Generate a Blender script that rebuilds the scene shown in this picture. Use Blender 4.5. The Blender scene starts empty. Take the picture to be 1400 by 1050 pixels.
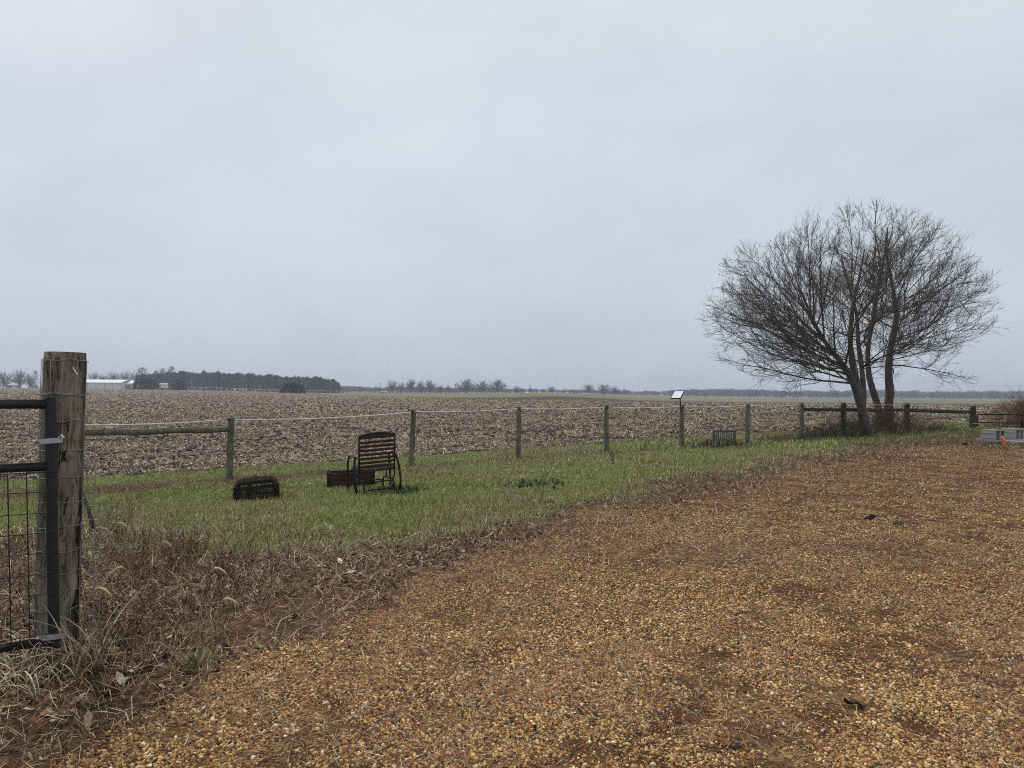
import bpy, math, numpy as np
from mathutils import Vector, Matrix, Euler
rng = np.random.default_rng(7)
R = math.radians
sc = bpy.context.scene
col = sc.collection

# ------------------------------------------------------------------ camera
CAM = np.array([0.0, 0.0, 1.5]); FPX = 933.33
PITCH, ROLL = R(0.74), R(0.5)
r0 = np.array([1.0, 0, 0]); f0 = np.array([0, math.cos(PITCH), math.sin(PITCH)]); u0 = np.cross(r0, f0)
cr = math.cos(ROLL)*r0 + math.sin(ROLL)*u0
cu = -math.sin(ROLL)*r0 + math.cos(ROLL)*u0
cd = bpy.data.cameras.new('camera'); cam = bpy.data.objects.new('camera', cd); col.objects.link(cam)
cd.lens = 24; cd.sensor_width = 36; cd.clip_start = 0.05; cd.clip_end = 6000
M = Matrix(((cr[0], cu[0], -f0[0], 0), (cr[1], cu[1], -f0[1], 0), (cr[2], cu[2], -f0[2], 1.5), (0, 0, 0, 1)))
cam.matrix_world = M
sc.camera = cam

def at(px, py, Y):
    d = f0*FPX + cr*(px-700) - cu*(py-525)
    return CAM + d*(Y/d[1])

# ------------------------------------------------------------------ noise and terrain
def vnoise(x, y, s, seed=0):
    x = np.asarray(x, float)/s; y = np.asarray(y, float)/s
    xi = np.floor(x).astype(np.int64); yi = np.floor(y).astype(np.int64)
    fx = x-xi; fy = y-yi; fx = fx*fx*(3-2*fx); fy = fy*fy*(3-2*fy)
    def hsh(a, b):
        h = (a*374761393 + b*668265263 + seed*974634777) & 0xffffffff
        h = ((h ^ (h >> 13))*1274126177) & 0xffffffff
        return ((h ^ (h >> 16)) & 0xffff)/65535.0
    return (hsh(xi, yi)*(1-fx)+hsh(xi+1, yi)*fx)*(1-fy) + (hsh(xi, yi+1)*(1-fx)+hsh(xi+1, yi+1)*fx)*fy
def fnoise(x, y, s, seed=0):
    return (vnoise(x, y, s, seed)*.55 + vnoise(x, y, s/2.1, seed+1)*.28 + vnoise(x, y, s/4.3, seed+2)*.17)
def sm(a, b, x):
    t = np.clip((np.asarray(x, float)-a)/(b-a), 0, 1); return t*t*(3-2*t)
PA = [-2, -.75, -.5, -.42, -.28, -.1, 0, .05, .1, .18, .3, .65, 2]
PZ = [1.6, 1.5, 1.45, 1.2, .55, .25, 1.1, 1.85, 1.35, -.1, -.8, -.7, -.7]
def hgt(x, y):
    x = np.asarray(x, float); y = np.asarray(y, float)
    a = x/np.maximum(y, 5.0)
    w = sm(5, 12, y)*(1-sm(60, 170, y))
    z = w*(-.08+.018*np.clip(x, -8, 25))
    z = z + .10*np.exp(-((x+2.4)**2+(y-3.6)**2)/2.2)
    z = z + sm(70, 290, y)*np.interp(a, PA, PZ)
    z = z + (fnoise(x, y, 2.3, 3)-.5)*.05*(1-sm(60, 90, y))
    return z
def H(x, y): return float(hgt(np.array([x]), np.array([y]))[0])
def gp(px, py):
    """where the ray through a pixel of the photograph meets the ground"""
    d = f0*FPX + cr*(px-700) - cu*(py-525); d = d/d[1]
    t = 2.0
    while t < 700:
        p = CAM+d*t
        if p[2] < H(p[0], p[1]): break
        t += .03 if t < 40 else 1
    return CAM+d*t

def fence_v(x, y): return (0.6*x - y + 16.2)/1.166
YL = ([-14, -4.7, -3.6, -2.13, -.84, .49, 1.89, 4.5, 9.5, 17.7, 40], [8.5, 7.2, 6.8, 6.7, 7.7, 9.0, 10.9, 13.8, 18.6, 25.2, 44])
YG = ([-1.95, -1.8, -1.51, -1.25, -.85, -.45, 0, .98, 2.25, 5.45, 12.1, 18.4, 40], [-80, 2.5, 3.5, 4.2, 5.0, 6.1, 7.1, 8.6, 9.9, 12.9, 18.4, 23.5, 38])
EA = ([-2, -.64, -.42, -.28, -.107, 0, .21, .64, 2], [420, 330, 300, 230, 150, 125, 114, 107, 100])
def zones(x, y):
    """weights: gravel, lawn, dry strip, stubble, dark tilled, pasture"""
    x = np.asarray(x, float); y = np.asarray(y, float)
    n1 = (fnoise(x, y, 1.1, 11)-.5); n2 = fnoise(x, y, 5, 12)-.5
    v = fence_v(x, y)
    yg = np.interp(x, *YG); yl = np.interp(x, *YL)
    sc_ = .5+.09*np.abs(y)
    g = 1-sm(-.5, .5, (y-yg+n1*2.2*sc_+(fnoise(x, y, 3.0, 14)-.5)*1.6*np.clip(y/8, 0, 1.6))/sc_)
    below = 1-sm(-.5, .5, (y-yl+n1*2.2*sc_)/(sc_*1.2))
    lineside = sm(.1, .7, v+n1*1.1+.25*sm(2, 8, x)-.55*(1-sm(-5, -2.5, x)))
    fthr = -np.interp(x, [-8, 4], [1.75, 2.9])
    far = 1-sm(-.15, .15, v-fthr+n1*.5)
    a = x/np.maximum(y, 5)
    ye = np.interp(a, *EA)
    stub_end = sm(-3, 3, y-ye)
    dark = stub_end*(1-sm(-12, 12, y-ye-np.interp(a, [-.3, -.1, .1, .6], [0, 28, 50, 75])))*sm(-.25, -.05, a)
    past = stub_end*(1-np.clip(dark, 0, 1))
    stub = far*(1-stub_end)
    near = 1-far
    g = g*near
    beyond = sm(-.5, .1, -v-.3+n1*.6)
    dry = near*(1-g)*np.clip(below + (1-lineside)*(1-beyond)*.95, 0, 1)
    lawn = np.clip(near*(1-g)-dry, 0, 1)
    return g, lawn, dry, stub, dark*far, past*far

# ------------------------------------------------------------------ mesh helpers
def mk(name, V, F, mat, parent=None, color=None, smooth=False, FM=None):
    """V (n,3), F (m,k) array of same-size faces or list of faces; one mesh object"""
    me = bpy.data.meshes.new(name)
    V = np.asarray(V, np.float32).reshape(-1, 3)
    if isinstance(F, np.ndarray):
        k = F.shape[1]; m = F.shape[0]
        me.vertices.add(len(V)); me.vertices.foreach_set('co', V.ravel())
        me.loops.add(m*k); me.loops.foreach_set('vertex_index', F.astype(np.int32).ravel())
        me.polygons.add(m); me.polygons.foreach_set('loop_start', np.arange(m, dtype=np.int32)*k)
        me.update(calc_edges=True)
    else:
        me.from_pydata([tuple(map(float, v)) for v in V], [], [tuple(int(i) for i in f) for f in F]); me.update()
    if smooth: me.polygons.foreach_set('use_smooth', np.ones(len(me.polygons), bool))
    if color is not None:
        a = me.color_attributes.new('Col', 'FLOAT_COLOR', 'POINT')
        c = np.ones((len(V), 4), np.float32); c[:, :3] = color
        a.data.foreach_set('color', c.ravel())
    me.materials.append(mat)
    o = bpy.data.objects.new(name, me); col.objects.link(o)
    if parent: o.parent = parent
    return o
def tag(o, label=None, cat=None, group=None, kind=None):
    if label: o['label'] = label
    if cat: o['category'] = cat
    if group: o['group'] = group
    if kind: o['kind'] = kind
    return o
def empty(name, loc, rot=(0, 0, 0), label=None, cat=None, group=None):
    o = bpy.data.objects.new(name, None); col.objects.link(o)
    o.location = tuple(map(float, loc)); o.rotation_euler = rot; o.empty_display_size = .2
    return tag(o, label, cat, group)
def copy_tree(o, parent=None):
    c = o.copy(); col.objects.link(c)
    if parent: c.parent = parent
    for ch in [q for q in bpy.data.objects if q.parent == o]: copy_tree(ch, c)
    return c

class MB:
    def __init__(s): s.v = []; s.f = []; s.c = []; s.cur = None
    def add(s, V, F, c=None):
        b = sum(len(q) for q in s.v) if False else s.__dict__.setdefault('n', 0)
        V = np.asarray(V, float); s.v.append(V); s.n = b+len(V)
        s.f.extend([tuple(i+b for i in f) for f in F])
        cc = c if c is not None else (1, 1, 1)
        s.c.append(np.tile(np.array(cc, float), (len(V), 1)) if np.ndim(cc) == 1 else cc)
    def box(s, c, d, rot=None, bev=0.0):
        hx, hy, hz = d[0]/2, d[1]/2, d[2]/2
        b = min(bev, hx*.9, hy*.9, hz*.9)
        if b <= 0:
            V = np.array([[x, y, z] for x in (-hx, hx) for y in (-hy, hy) for z in (-hz, hz)])
            F = [(0, 1, 3, 2), (4, 6, 7, 5), (0, 4, 5, 1), (2, 3, 7, 6), (0, 2, 6, 4), (1, 5, 7, 3)]
        else:
            V = []; idx = {}
            for sx in (-1, 1):
                for sy in (-1, 1):
                    for sz in (-1, 1):
                        for ax in range(3):
                            p = [sx*(hx-b), sy*(hy-b), sz*(hz-b)]
                            p[ax] = (sx, sy, sz)[ax]*(hx, hy, hz)[ax]
                            idx[(sx, sy, sz, ax)] = len(V); V.append(p)
            F = []
            for ax in range(3):
                o1, o2 = [(1, 2), (2, 0), (0, 1)][ax]
                for s0 in (-1, 1):
                    q = []
                    for a_, b_ in ((-1, -1), (1, -1), (1, 1), (-1, 1)):
                        k = [0, 0, 0]; k[ax] = s0; k[o1] = a_; k[o2] = b_; q.append(idx[(*k, ax)])
                    F.append(q if s0 > 0 else q[::-1])
                for a_ in (-1, 1):
                    for b_ in (-1, 1):
                        k0 = [0, 0, 0]; k0[o1] = a_; k0[o2] = b_
                        kA = list(k0); kA[ax] = -1; kB = list(k0); kB[ax] = 1
                        F.append([idx[(*kA, o1)], idx[(*kB, o1)], idx[(*kB, o2)], idx[(*kA, o2)]])
            for sx in (-1, 1):
                for sy in (-1, 1):
                    for sz in (-1, 1): F.append([idx[(sx, sy, sz, a_)] for a_ in range(3)])
            V = np.array(V)
        if rot is not None: V = V @ np.array(Euler(rot).to_matrix()).T
        s.add(V+np.array(c), F); return s
    def tube(s, pts, rad, n=8, cap=True, c=None):
        P = np.asarray(pts, float); m = len(P); rad = np.broadcast_to(np.asarray(rad, float), (m,))
        T = np.gradient(P, axis=0); T /= np.linalg.norm(T, axis=1)[:, None]+1e-9
        up = np.array([0, 0, 1.0]) if abs(T[0][2]) < .9 else np.array([1.0, 0, 0])
        A = np.cross(T, up); A /= np.linalg.norm(A, axis=1)[:, None]+1e-9
        for i in range(1, m):
            if A[i] @ A[i-1] < 0: A[i] = -A[i]
        B = np.cross(T, A)
        th = np.arange(n)*2*math.pi/n
        V = (P[:, None]+rad[:, None, None]*(np.cos(th)[None, :, None]*A[:, None]+np.sin(th)[None, :, None]*B[:, None])).reshape(-1, 3)
        F = [(i*n+j, i*n+(j+1) % n, (i+1)*n+(j+1) % n, (i+1)*n+j) for i in range(m-1) for j in range(n)]
        if cap: F += [tuple(range(n))[::-1], tuple((m-1)*n+j for j in range(n))]
        s.add(V, F, c); return s
    def build(s, name, mat, parent=None, smooth=False, colored=False):
        return mk(name, np.vstack(s.v), s.f, mat, parent, np.vstack(s.c) if colored else None, smooth)
def arc(p0, p1, sag, n=12):
    t = np.linspace(0, 1, n)[:, None]
    P = np.asarray(p0)*(1-t)+np.asarray(p1)*t; P[:, 2] -= 4*sag*(t*(1-t))[:, 0]
    return P
def bez(a, b, c, n=8):
    t = np.linspace(0, 1, n)[:, None]; return (1-t)**2*np.asarray(a, float)+2*t*(1-t)*np.asarray(b, float)+t*t*np.asarray(c, float)

def tubes_fast(paths, rads, cols, n=3):
    """paths: list of (k,3) arrays; returns V,F,C for thin tubes of n sides"""
    Vs, Fs, Cs, base = [], [], [], 0
    byk = {}
    for i, p in enumerate(paths): byk.setdefault(len(p), []).append(i)
    for k, ids in byk.items():
        P = np.array([paths[i] for i in ids]); r = np.array([np.broadcast_to(rads[i], (k,)) for i in ids]); C = np.array([cols[i] for i in ids])
        T = np.gradient(P, axis=1); T /= np.linalg.norm(T, axis=2)[..., None]+1e-9
        up = np.tile(np.array([.31, .17, .93]), (len(ids), k, 1))
        vert = np.abs((T*up).sum(2)) > .96; up[vert] = (1, 0, 0)
        A = np.cross(T, up); A /= np.linalg.norm(A, axis=2)[..., None]+1e-9; B = np.cross(T, A)
        th = np.arange(n)*2*math.pi/n
        V = P[:, :, None]+r[:, :, None, None]*(np.cos(th)[None, None, :, None]*A[:, :, None]+np.sin(th)[None, None, :, None]*B[:, :, None])
        N = len(ids)
        Vs.append(V.reshape(-1, 3)); Cs.append(np.repeat(C, k*n, axis=0))
        i0 = np.arange(k-1)[:, None]*n; j = np.arange(n)[None]; j2 = (j+1) % n
        q = np.stack([i0+j, i0+j2, i0+n+j2, i0+n+j], -1).reshape(-1, 4)
        Fs.append((q[None]+(np.arange(N)*k*n)[:, None, None]).reshape(-1, 4)+base)
        base += N*k*n
    return np.vstack(Vs), np.vstack(Fs), np.vstack(Cs)

def blades(pos, h, w, lean, az, curl, colr, K=2, tipw=.12):
    """flat curved blades: pos (N,3); returns V,F,C quads"""
    N = len(pos); t = np.linspace(0, 1, K+1)
    ang = lean[:, None]+curl[:, None]*t[None]
    seg = (h/K)[:, None]
    dx = np.sin(ang)*seg; dz = np.cos(ang)*seg
    hx = np.concatenate([np.zeros((N, 1)), np.cumsum(dx[:, :-1], 1)], 1)
    hz = np.concatenate([np.zeros((N, 1)), np.cumsum(dz[:, :-1], 1)], 1)
    d = np.stack([np.cos(az), np.sin(az), np.zeros(N)], -1)
    tw = rng.uniform(-1.2, 1.2, N)
    s = np.stack([-np.sin(az+tw), np.cos(az+tw), np.zeros(N)], -1)
    C0 = pos[:, None]+d[:, None]*hx[..., None]; C0[..., 2] += hz
    ww = (w[:, None]*np.interp(t, [0, .5, 1], [.8, 1, tipw])[None]/2)[..., None]*s[:, None]
    V = np.stack([C0-ww, C0+ww], 2).reshape(-1, 3)
    q = np.array([[2*i, 2*i+1, 2*i+3, 2*i+2] for i in range(K)])
    F = (q[None]+(np.arange(N)*2*(K+1))[:, None, None]).reshape(-1, 4)
    C = np.repeat(colr, 2*(K+1), axis=0)
    return V, F, C
def cat(parts):
    b = 0; Vs, Fs, Cs = [], [], []
    for V, F, C in parts:
        Vs.append(V); Fs.append(F+b); Cs.append(C); b += len(V)
    return np.vstack(Vs), np.vstack(Fs), np.vstack(Cs)
def rotm(e):
    """euler angles (N,3) -> matrices (N,3,3)"""
    cx, cy, cz = np.cos(e).T; sx, sy, sz = np.sin(e).T
    Z = np.zeros_like(cx); O = Z+1
    Rx = np.stack([O, Z, Z, Z, cx, -sx, Z, sx, cx], -1).reshape(-1, 3, 3)
    Ry = np.stack([cy, Z, sy, Z, O, Z, -sy, Z, cy], -1).reshape(-1, 3, 3)
    Rz = np.stack([cz, -sz, Z, sz, cz, Z, Z, Z, O], -1).reshape(-1, 3, 3)
    return Rz@Ry@Rx
def scatter(TV, TF, pos, eul, scl, colr):
    """replicate template over positions; scl (N,3)"""
    N = len(pos); RM = rotm(eul)
    V = np.einsum('nij,nkj->nki', RM, TV[None]*scl[:, None])+pos[:, None]
    F = (TF[None]+(np.arange(N)*len(TV))[:, None, None]).reshape(-1, TF.shape[1])
    return V.reshape(-1, 3), F, np.repeat(colr, len(TV), axis=0)
def pick(pal, n, jit=.18, w=None):
    pal = np.array(pal, float); i = rng.choice(len(pal), n, p=None if w is None else np.array(w)/sum(w))
    return np.clip(pal[i]*(1+rng.normal(0, jit, (n, 1))), .004, .95)
def rand_view(n, y0, y1, power=1.0, amax=.86):
    """random ground points inside the view wedge"""
    t = rng.random(n); y = (y0**power+(y1**power-y0**power)*t)**(1/power)
    x = rng.uniform(-1, 1, n)*((amax-.04)*y+1.45)
    return x, y

# ------------------------------------------------------------------ materials
def newmat(name):
    m = bpy.data.materials.new(name); m.use_nodes = True; nt = m.node_tree
    return m, nt, nt.nodes['Principled BSDF']
def N(nt, t, **k):
    n = nt.nodes.new(t)
    for a, b in k.items():
        if a.startswith('i_'): n.inputs[int(a[2:])].default_value = b
        else: setattr(n, a, b)
    return n
def ramp(nt, fac, stops):
    n = nt.nodes.new('ShaderNodeValToRGB'); e = n.color_ramp.elements
    while len(e) < len(stops): e.new(.5)
    for i, (p, c) in enumerate(stops): e[i].position = p; e[i].color = (*c, 1)
    nt.links.new(fac, n.inputs[0]); return n.outputs[0]
def noise(nt, scale, vec=None, detail=4, rough=.6, dist=0, mscale=None, out='Fac'):
    n = nt.nodes.new('ShaderNodeTexNoise'); n.inputs['Scale'].default_value = scale; n.inputs['Detail'].default_value = detail
    n.inputs['Roughness'].default_value = rough; n.inputs['Distortion'].default_value = dist
    if vec is not None:
        if mscale:
            mp = nt.nodes.new('ShaderNodeMapping'); mp.inputs['Scale'].default_value = mscale
            nt.links.new(vec, mp.inputs[0]); vec = mp.outputs[0]
        nt.links.new(vec, n.inputs['Vector'])
    return n.outputs[out]
def mix(nt, fac, a, b, mode='MIX'):
    n = nt.nodes.new('ShaderNodeMix'); n.data_type = 'RGBA'; n.blend_type = mode
    for s, v in ((n.inputs[0], fac), (n.inputs[6], a), (n.inputs[7], b)):
        if hasattr(v, 'is_linked') or isinstance(v, bpy.types.NodeSocket): nt.links.new(v, s)
        elif isinstance(v, (tuple, list)): s.default_value = (*v, 1)
        else: s.default_value = v
    return n.outputs[2]
def bump(nt, height, p, strength=.5, dist=.01):
    b = nt.nodes.new('ShaderNodeBump'); b.inputs['Strength'].default_value = strength; b.inputs['Distance'].default_value = dist
    nt.links.new(height, b.inputs['Height']); nt.links.new(b.outputs[0], p.inputs['Normal'])
def objco(nt): return nt.nodes.new('ShaderNodeTexCoord').outputs['Object']
MATS = {}
def m_col(name, rough=.8, spec=.3, trans=0):
    """plant or stone bits: the colour of each bit is stored on its vertices"""
    m, nt, p = newmat(name); a = N(nt, 'ShaderNodeAttribute', attribute_name='Col')
    nz = noise(nt, 60, objco(nt), 2)
    c = mix(nt, 1.0, a.outputs['Color'], ramp(nt, nz, [(.3, (.75, .75, .75)), (.7, (1.2, 1.2, 1.2))]), 'MULTIPLY')
    nt.links.new(c, p.inputs['Base Color']); p.inputs['Roughness'].default_value = rough
    p.inputs['Specular IOR Level'].default_value = spec
    return m
M_bits = m_col('plant_bits', .75, .25)
M_stone = m_col('stone_bits', .7, .35)
M_bark = m_col('bark', .9, .15)
M_trunk, nt, p = newmat('trunk_bark'); v_t = nt.nodes.new('ShaderNodeTexCoord').outputs['Object']


def m_plain(name, c1, c2, scale=8, rough=.6, metal=0, spec=.5, bs=.2, bd=.002, detail=5, mscale=None):
    m, nt, p = newmat(name); v = objco(nt)
    f = noise(nt, scale, v, detail, .65, 0, mscale)
    nt.links.new(ramp(nt, f, [(.3, c1), (.7, c2)]), p.inputs['Base Color'])
    p.inputs['Roughness'].default_value = rough; p.inputs['Metallic'].default_value = metal; p.inputs['Specular IOR Level'].default_value = spec
    bump(nt, noise(nt, scale*4, v, 4, .6, 0, mscale), p, bs, bd); return m
M_paint = m_plain('dark_tube_paint', (.009, .010, .012), (.020, .022, .026), 5, .42, 0, .35, .03, .001)
M_zinc = m_plain('zinc_steel', (.35, .36, .37), (.55, .56, .57), 30, .42, .8, .5, .2, .001)
M_wire = m_plain('galvanised_wire', (.20, .20, .20), (.36, .36, .36), 40, .6, .3, .4, .1, .001)
M_blackmetal = m_plain('black_metal', (.005, .005, .0055), (.018, .015, .014), 20, .6, 0, .2, .2, .001)
M_slat = m_plain('dark_brown_slat', (.026, .014, .010), (.070, .038, .026), 9, .7, 0, .15, .3, .002, 5, (1, 6, 8))
M_rust = m_plain('rusty_board', (.018, .013, .010), (.065, .038, .026), 7, .85, 0, .2, .5, .004)
M_fire = m_plain('charred_steel', (.007, .006, .005), (.034, .024, .017), 12, .8, .0, .15, .3, .002)
M_rope = m_plain('white_rope', (.6, .6, .58), (.8, .8, .78), 60, .7, 0, .3, .2, .001)
M_white = m_plain('white_sheet_metal', (.55, .58, .6), (.7, .73, .75), 1.5, .5, 0, .5, .1, .01)
M_roof = m_plain('pale_roof', (.62, .66, .72), (.78, .80, .84), .6, .45, 0, .5, .1, .01)
M_door = m_plain('grey_door', (.12, .14, .15), (.18, .2, .2), 1, .6)
M_poleW = m_plain('pole_wood', (.05, .045, .04), (.09, .08, .07), 3, .9)
M_greyslat = m_plain('weathered_grey_wood', (.05, .055, .05), (.12, .125, .115), 12, .85, 0, .2, .4, .003, 5, (8, 8, 1))
M_orange = m_plain('orange_plastic', (.65, .12, .04), (.75, .17, .06), 20, .4)
M_yellow = m_plain('yellow_plastic', (.60, .42, .05), (.7, .5, .08), 20, .45)
M_panelglass, _nt, _p = newmat('solar_glass')
_p.inputs['Base Color'].default_value = (.30, .33, .36, 1); _p.inputs['Roughness'].default_value = .06; _p.inputs['Metallic'].default_value = .9
_nt.links.new(ramp(_nt, noise(_nt, 3, objco(_nt)), [(.3, (.80, .84, .88)), (.7, (.90, .93, .95))]), _p.inputs['Base Color'])
M_conc, nt, p = newmat('concrete')
v = objco(nt); nt.links.new(mix(nt, noise(nt, 90, v, 3), ramp(nt, noise(nt, 5, v, 5), [(.3, (.17, .165, .155)), (.7, (.30, .295, .28))]), (.42, .41, .39), 'MIX'), p.inputs['Base Color'])
nt.nodes[-1]; p.inputs['Roughness'].default_value = .95; bump(nt, noise(nt, 120, v, 4), p, .6, .004)

def m_post(name, c_lo, c_hi, crack, s=1.0):
    m, nt, p = newmat(name); v = objco(nt)
    warp = noise(nt, 3.2*s, v, 3, .5, 1.5, (1, 1, .45))
    w = nt.nodes.new('ShaderNodeMixRGB'); w.inputs[0].default_value = .09; nt.links.new(v, w.inputs[1])
    nz = nt.nodes.new('ShaderNodeTexNoise'); nz.inputs['Scale'].default_value = 5*s; nt.links.new(v, nz.inputs['Vector']); nt.links.new(nz.outputs['Color'], w.inputs[2])
    g = noise(nt, 30*s, w.outputs[0], 8, .72, .9, (1, 1, .09))
    g2 = noise(nt, 9*s, w.outputs[0], 5, .6, 1.0, (1, 1, .25))
    base = ramp(nt, g, [(.34, crack), (.44, c_lo), (.54, c_hi), (.72, tuple(q*1.35 for q in c_hi))])
    ck = noise(nt, 34*s, w.outputs[0], 3, .5, .4, (1, 1, .035)); base = mix(nt, ramp(nt, ck, [(.33, (1, 1, 1)), (.38, (0, 0, 0))]), base, crack)
    tint = ramp(nt, g2, [(.3, (.62, .54, .44)), (.5, (.98, .98, .93)), (.72, (1.25, 1.28, 1.12))])
    nt.links.new(mix(nt, 1.0, base, tint, 'MULTIPLY'), p.inputs['Base Color'])
    p.inputs['Roughness'].default_value = .9; p.inputs['Specular IOR Level'].default_value = .15
    bump(nt, g, p, .9, .012); return m
M_gpost = m_post('old_post_wood', (.105, .09, .07), (.225, .205, .165), (.016, .013, .010))
M_fpost = m_post('fence_wood', (.085, .082, .068), (.17, .165, .138), (.02, .018, .014), 1.6)
M_fpost_dark = m_post('dark_fence_wood', (.035, .034, .028), (.075, .073, .058), (.012, .011, .01), 1.6)

nt = M_trunk.node_tree; p = nt.nodes['Principled BSDF']; bk_ = noise(nt, 16, v_t, 7, .7, .5, (1, 1, .28))
nt.links.new(ramp(nt, bk_, [(.32, (.028, .024, .02)), (.5, (.085, .073, .06)), (.7, (.15, .135, .115))]), p.inputs['Base Color']); p.inputs['Roughness'].default_value = .95; bump(nt, bk_, p, .9, .03)
# ground ------------------------------------------------------------
mG, nt, p = newmat('ground')
v = objco(nt)
zA = N(nt, 'ShaderNodeAttribute', attribute_name='zoneA'); zB = N(nt, 'ShaderNodeAttribute', attribute_name='zoneB')
sA = N(nt, 'ShaderNodeSeparateColor'); sB = N(nt, 'ShaderNodeSeparateColor')
nt.links.new(zA.outputs['Color'], sA.inputs[0]); nt.links.new(zB.outputs['Color'], sB.inputs[0])
vor = N(nt, 'ShaderNodeTexVoronoi'); vor.inputs['Scale'].default_value = 75; nt.links.new(v, vor.inputs['Vector'])
sv = N(nt, 'ShaderNodeSeparateColor'); nt.links.new(vor.outputs['Color'], sv.inputs[0])
gcell = ramp(nt, sv.outputs[0], [(0, (.05, .028, .014)), (.3, (.20, .11, .04)), (.65, (.38, .235, .085)), (1, (.58, .42, .20))])
gpat = noise(nt, 2.2, v, 6, .65)
soil = ramp(nt, noise(nt, 30, v, 6), [(.3, (.028, .015, .008)), (.7, (.17, .080, .032))])
gravel = mix(nt, ramp(nt, gpat, [(.48, (0, 0, 0)), (.64, (.85, .85, .85))]), soil, gcell)
lawnc = ramp(nt, noise(nt, 3, v, 6, .7), [(.3, (.06, .075, .022)), (.5, (.10, .14, .035)), (.7, (.18, .16, .07))])
dryc = ramp(nt, noise(nt, 9, v, 7, .75), [(.3, (.018, .011, .008)), (.5, (.075, .040, .020)), (.72, (.24, .135, .065))])
# crop residue: pale flakes over dark soil
fl = noise(nt, 5.5, v, 5, .8, .4, (1, 1.6, 1)); fl2 = noise(nt, .30, v, 5, .6, .3, (.6, 1.6, 1))
fm = N(nt, 'ShaderNodeMath', operation='ADD'); nt.links.new(fl, fm.inputs[0])
fm2 = N(nt, 'ShaderNodeMath', operation='MULTIPLY'); fm2.inputs[1].default_value = .25; nt.links.new(fl2, fm2.inputs[0]); nt.links.new(fm2.outputs[0], fm.inputs[1])
stubc = ramp(nt, fm.outputs[0], [(.50, (.035, .026, .02)), (.60, (.11, .078, .05)), (.72, (.30, .225, .14)), (.85, (.46, .37, .25))])
darkc = ramp(nt, noise(nt, .15, v, 6, .7, 0, (.4, 1, 1)), [(.3, (.045, .038, .03)), (.7, (.085, .07, .052))])
pastc = ramp(nt, noise(nt, .02, v, 6, .6, 0, (.4, 1, 1)), [(.3, (.12, .125, .06)), (.5, (.17, .155, .08)), (.7, (.26, .20, .11))])
c = mix(nt, sA.outputs[1], dryc, lawnc)
c = mix(nt, sA.outputs[0], c, gravel)
c = mix(nt, sB.outputs[0], c, stubc); c = mix(nt, sB.outputs[1], c, darkc); c = mix(nt, sB.outputs[2], c, pastc)
nt.links.new(c, p.inputs['Base Color']); p.inputs['Roughness'].default_value = .95; p.inputs['Specular IOR Level'].default_value = .15
hh = mix(nt, sA.outputs[0], fl, vor.outputs['Distance']); bump(nt, hh, p, .8, .02)

# ------------------------------------------------------------------ ground sheets
xs = np.concatenate([-np.geomspace(1450, 31, 50), np.linspace(-30, 40, 351), np.geomspace(41, 1450, 50)])
ys = np.concatenate([[-55, -30, -15, -6, -2], np.linspace(0, 42, 211), np.geomspace(42.5, 1300, 110)])
X, Y = np.meshgrid(xs, ys); Z = hgt(X, Y)
zs = zones(X, Y)
nx = len(xs); ny = len(ys)
idx = np.arange(nx*ny).reshape(ny, nx)
Q = np.stack([idx[:-1, :-1], idx[:-1, 1:], idx[1:, 1:], idx[1:, :-1]], -1).reshape(-1, 4)
VV = np.stack([X, Y, Z], -1).reshape(-1, 3)
W = np.stack([zs[0], zs[1]+zs[2], zs[3]+zs[4], zs[5]], -1).reshape(-1, 4)
own = W[Q].mean(1).argmax(1)
for k, nm in enumerate(['gravel_ground', 'grass_ground', 'crop_field', 'pasture']):
    q = Q[own == k]; u, inv = np.unique(q, return_inverse=True)
    o = mk(nm, VV[u], inv.reshape(-1, 4), mG, smooth=True)
    for an, cc in (('zoneA', (zs[0], zs[1], zs[2])), ('zoneB', (zs[3], zs[4], zs[5]))):
        a = o.data.color_attributes.new(an, 'FLOAT_COLOR', 'POINT')
        C4 = np.ones((len(u), 4), np.float32); C4[:, :3] = np.stack(cc, -1).reshape(-1, 3)[u]
        a.data.foreach_set('color', C4.ravel())
    tag(o, kind='structure')

def keep(x, y, m): return x[m], y[m]
# ------------------------------------------------------------------ gravel stones
def ico():
    t = (1+5**.5)/2
    V = np.array([(-1, t, 0), (1, t, 0), (-1, -t, 0), (1, -t, 0), (0, -1, t), (0, 1, t), (0, -1, -t), (0, 1, -t), (t, 0, -1), (t, 0, 1), (-t, 0, -1), (-t, 0, 1)])/math.hypot(1, t)
    F = np.array([(0, 11, 5), (0, 5, 1), (0, 1, 7), (0, 7, 10), (0, 10, 11), (1, 5, 9), (5, 11, 4), (11, 10, 2), (10, 7, 6), (7, 1, 8), (3, 9, 4), (3, 4, 2), (3, 2, 6), (3, 6, 8), (3, 8, 9), (4, 9, 5), (2, 4, 11), (6, 2, 10), (8, 6, 7), (9, 8, 1)])
    return V, F
IV, IF = ico()
OV = np.array([(1, 0, 0), (-1, 0, 0), (0, 1, 0), (0, -1, 0), (0, 0, 1.), (0, 0, -1)]); OF = np.array([(0, 2, 4), (2, 1, 4), (1, 3, 4), (3, 0, 4), (2, 0, 5), (1, 2, 5), (3, 1, 5), (0, 3, 5)])
GPAL = [(.43, .24, .078), (.58, .37, .14), (.28, .15, .055), (.70, .54, .28), (.16, .082, .036), (.05, .038, .03), (.76, .66, .48), (.31, .12, .045)]
GW = [25, 21, 19, 10, 12, 9, 2, 5]
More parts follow.
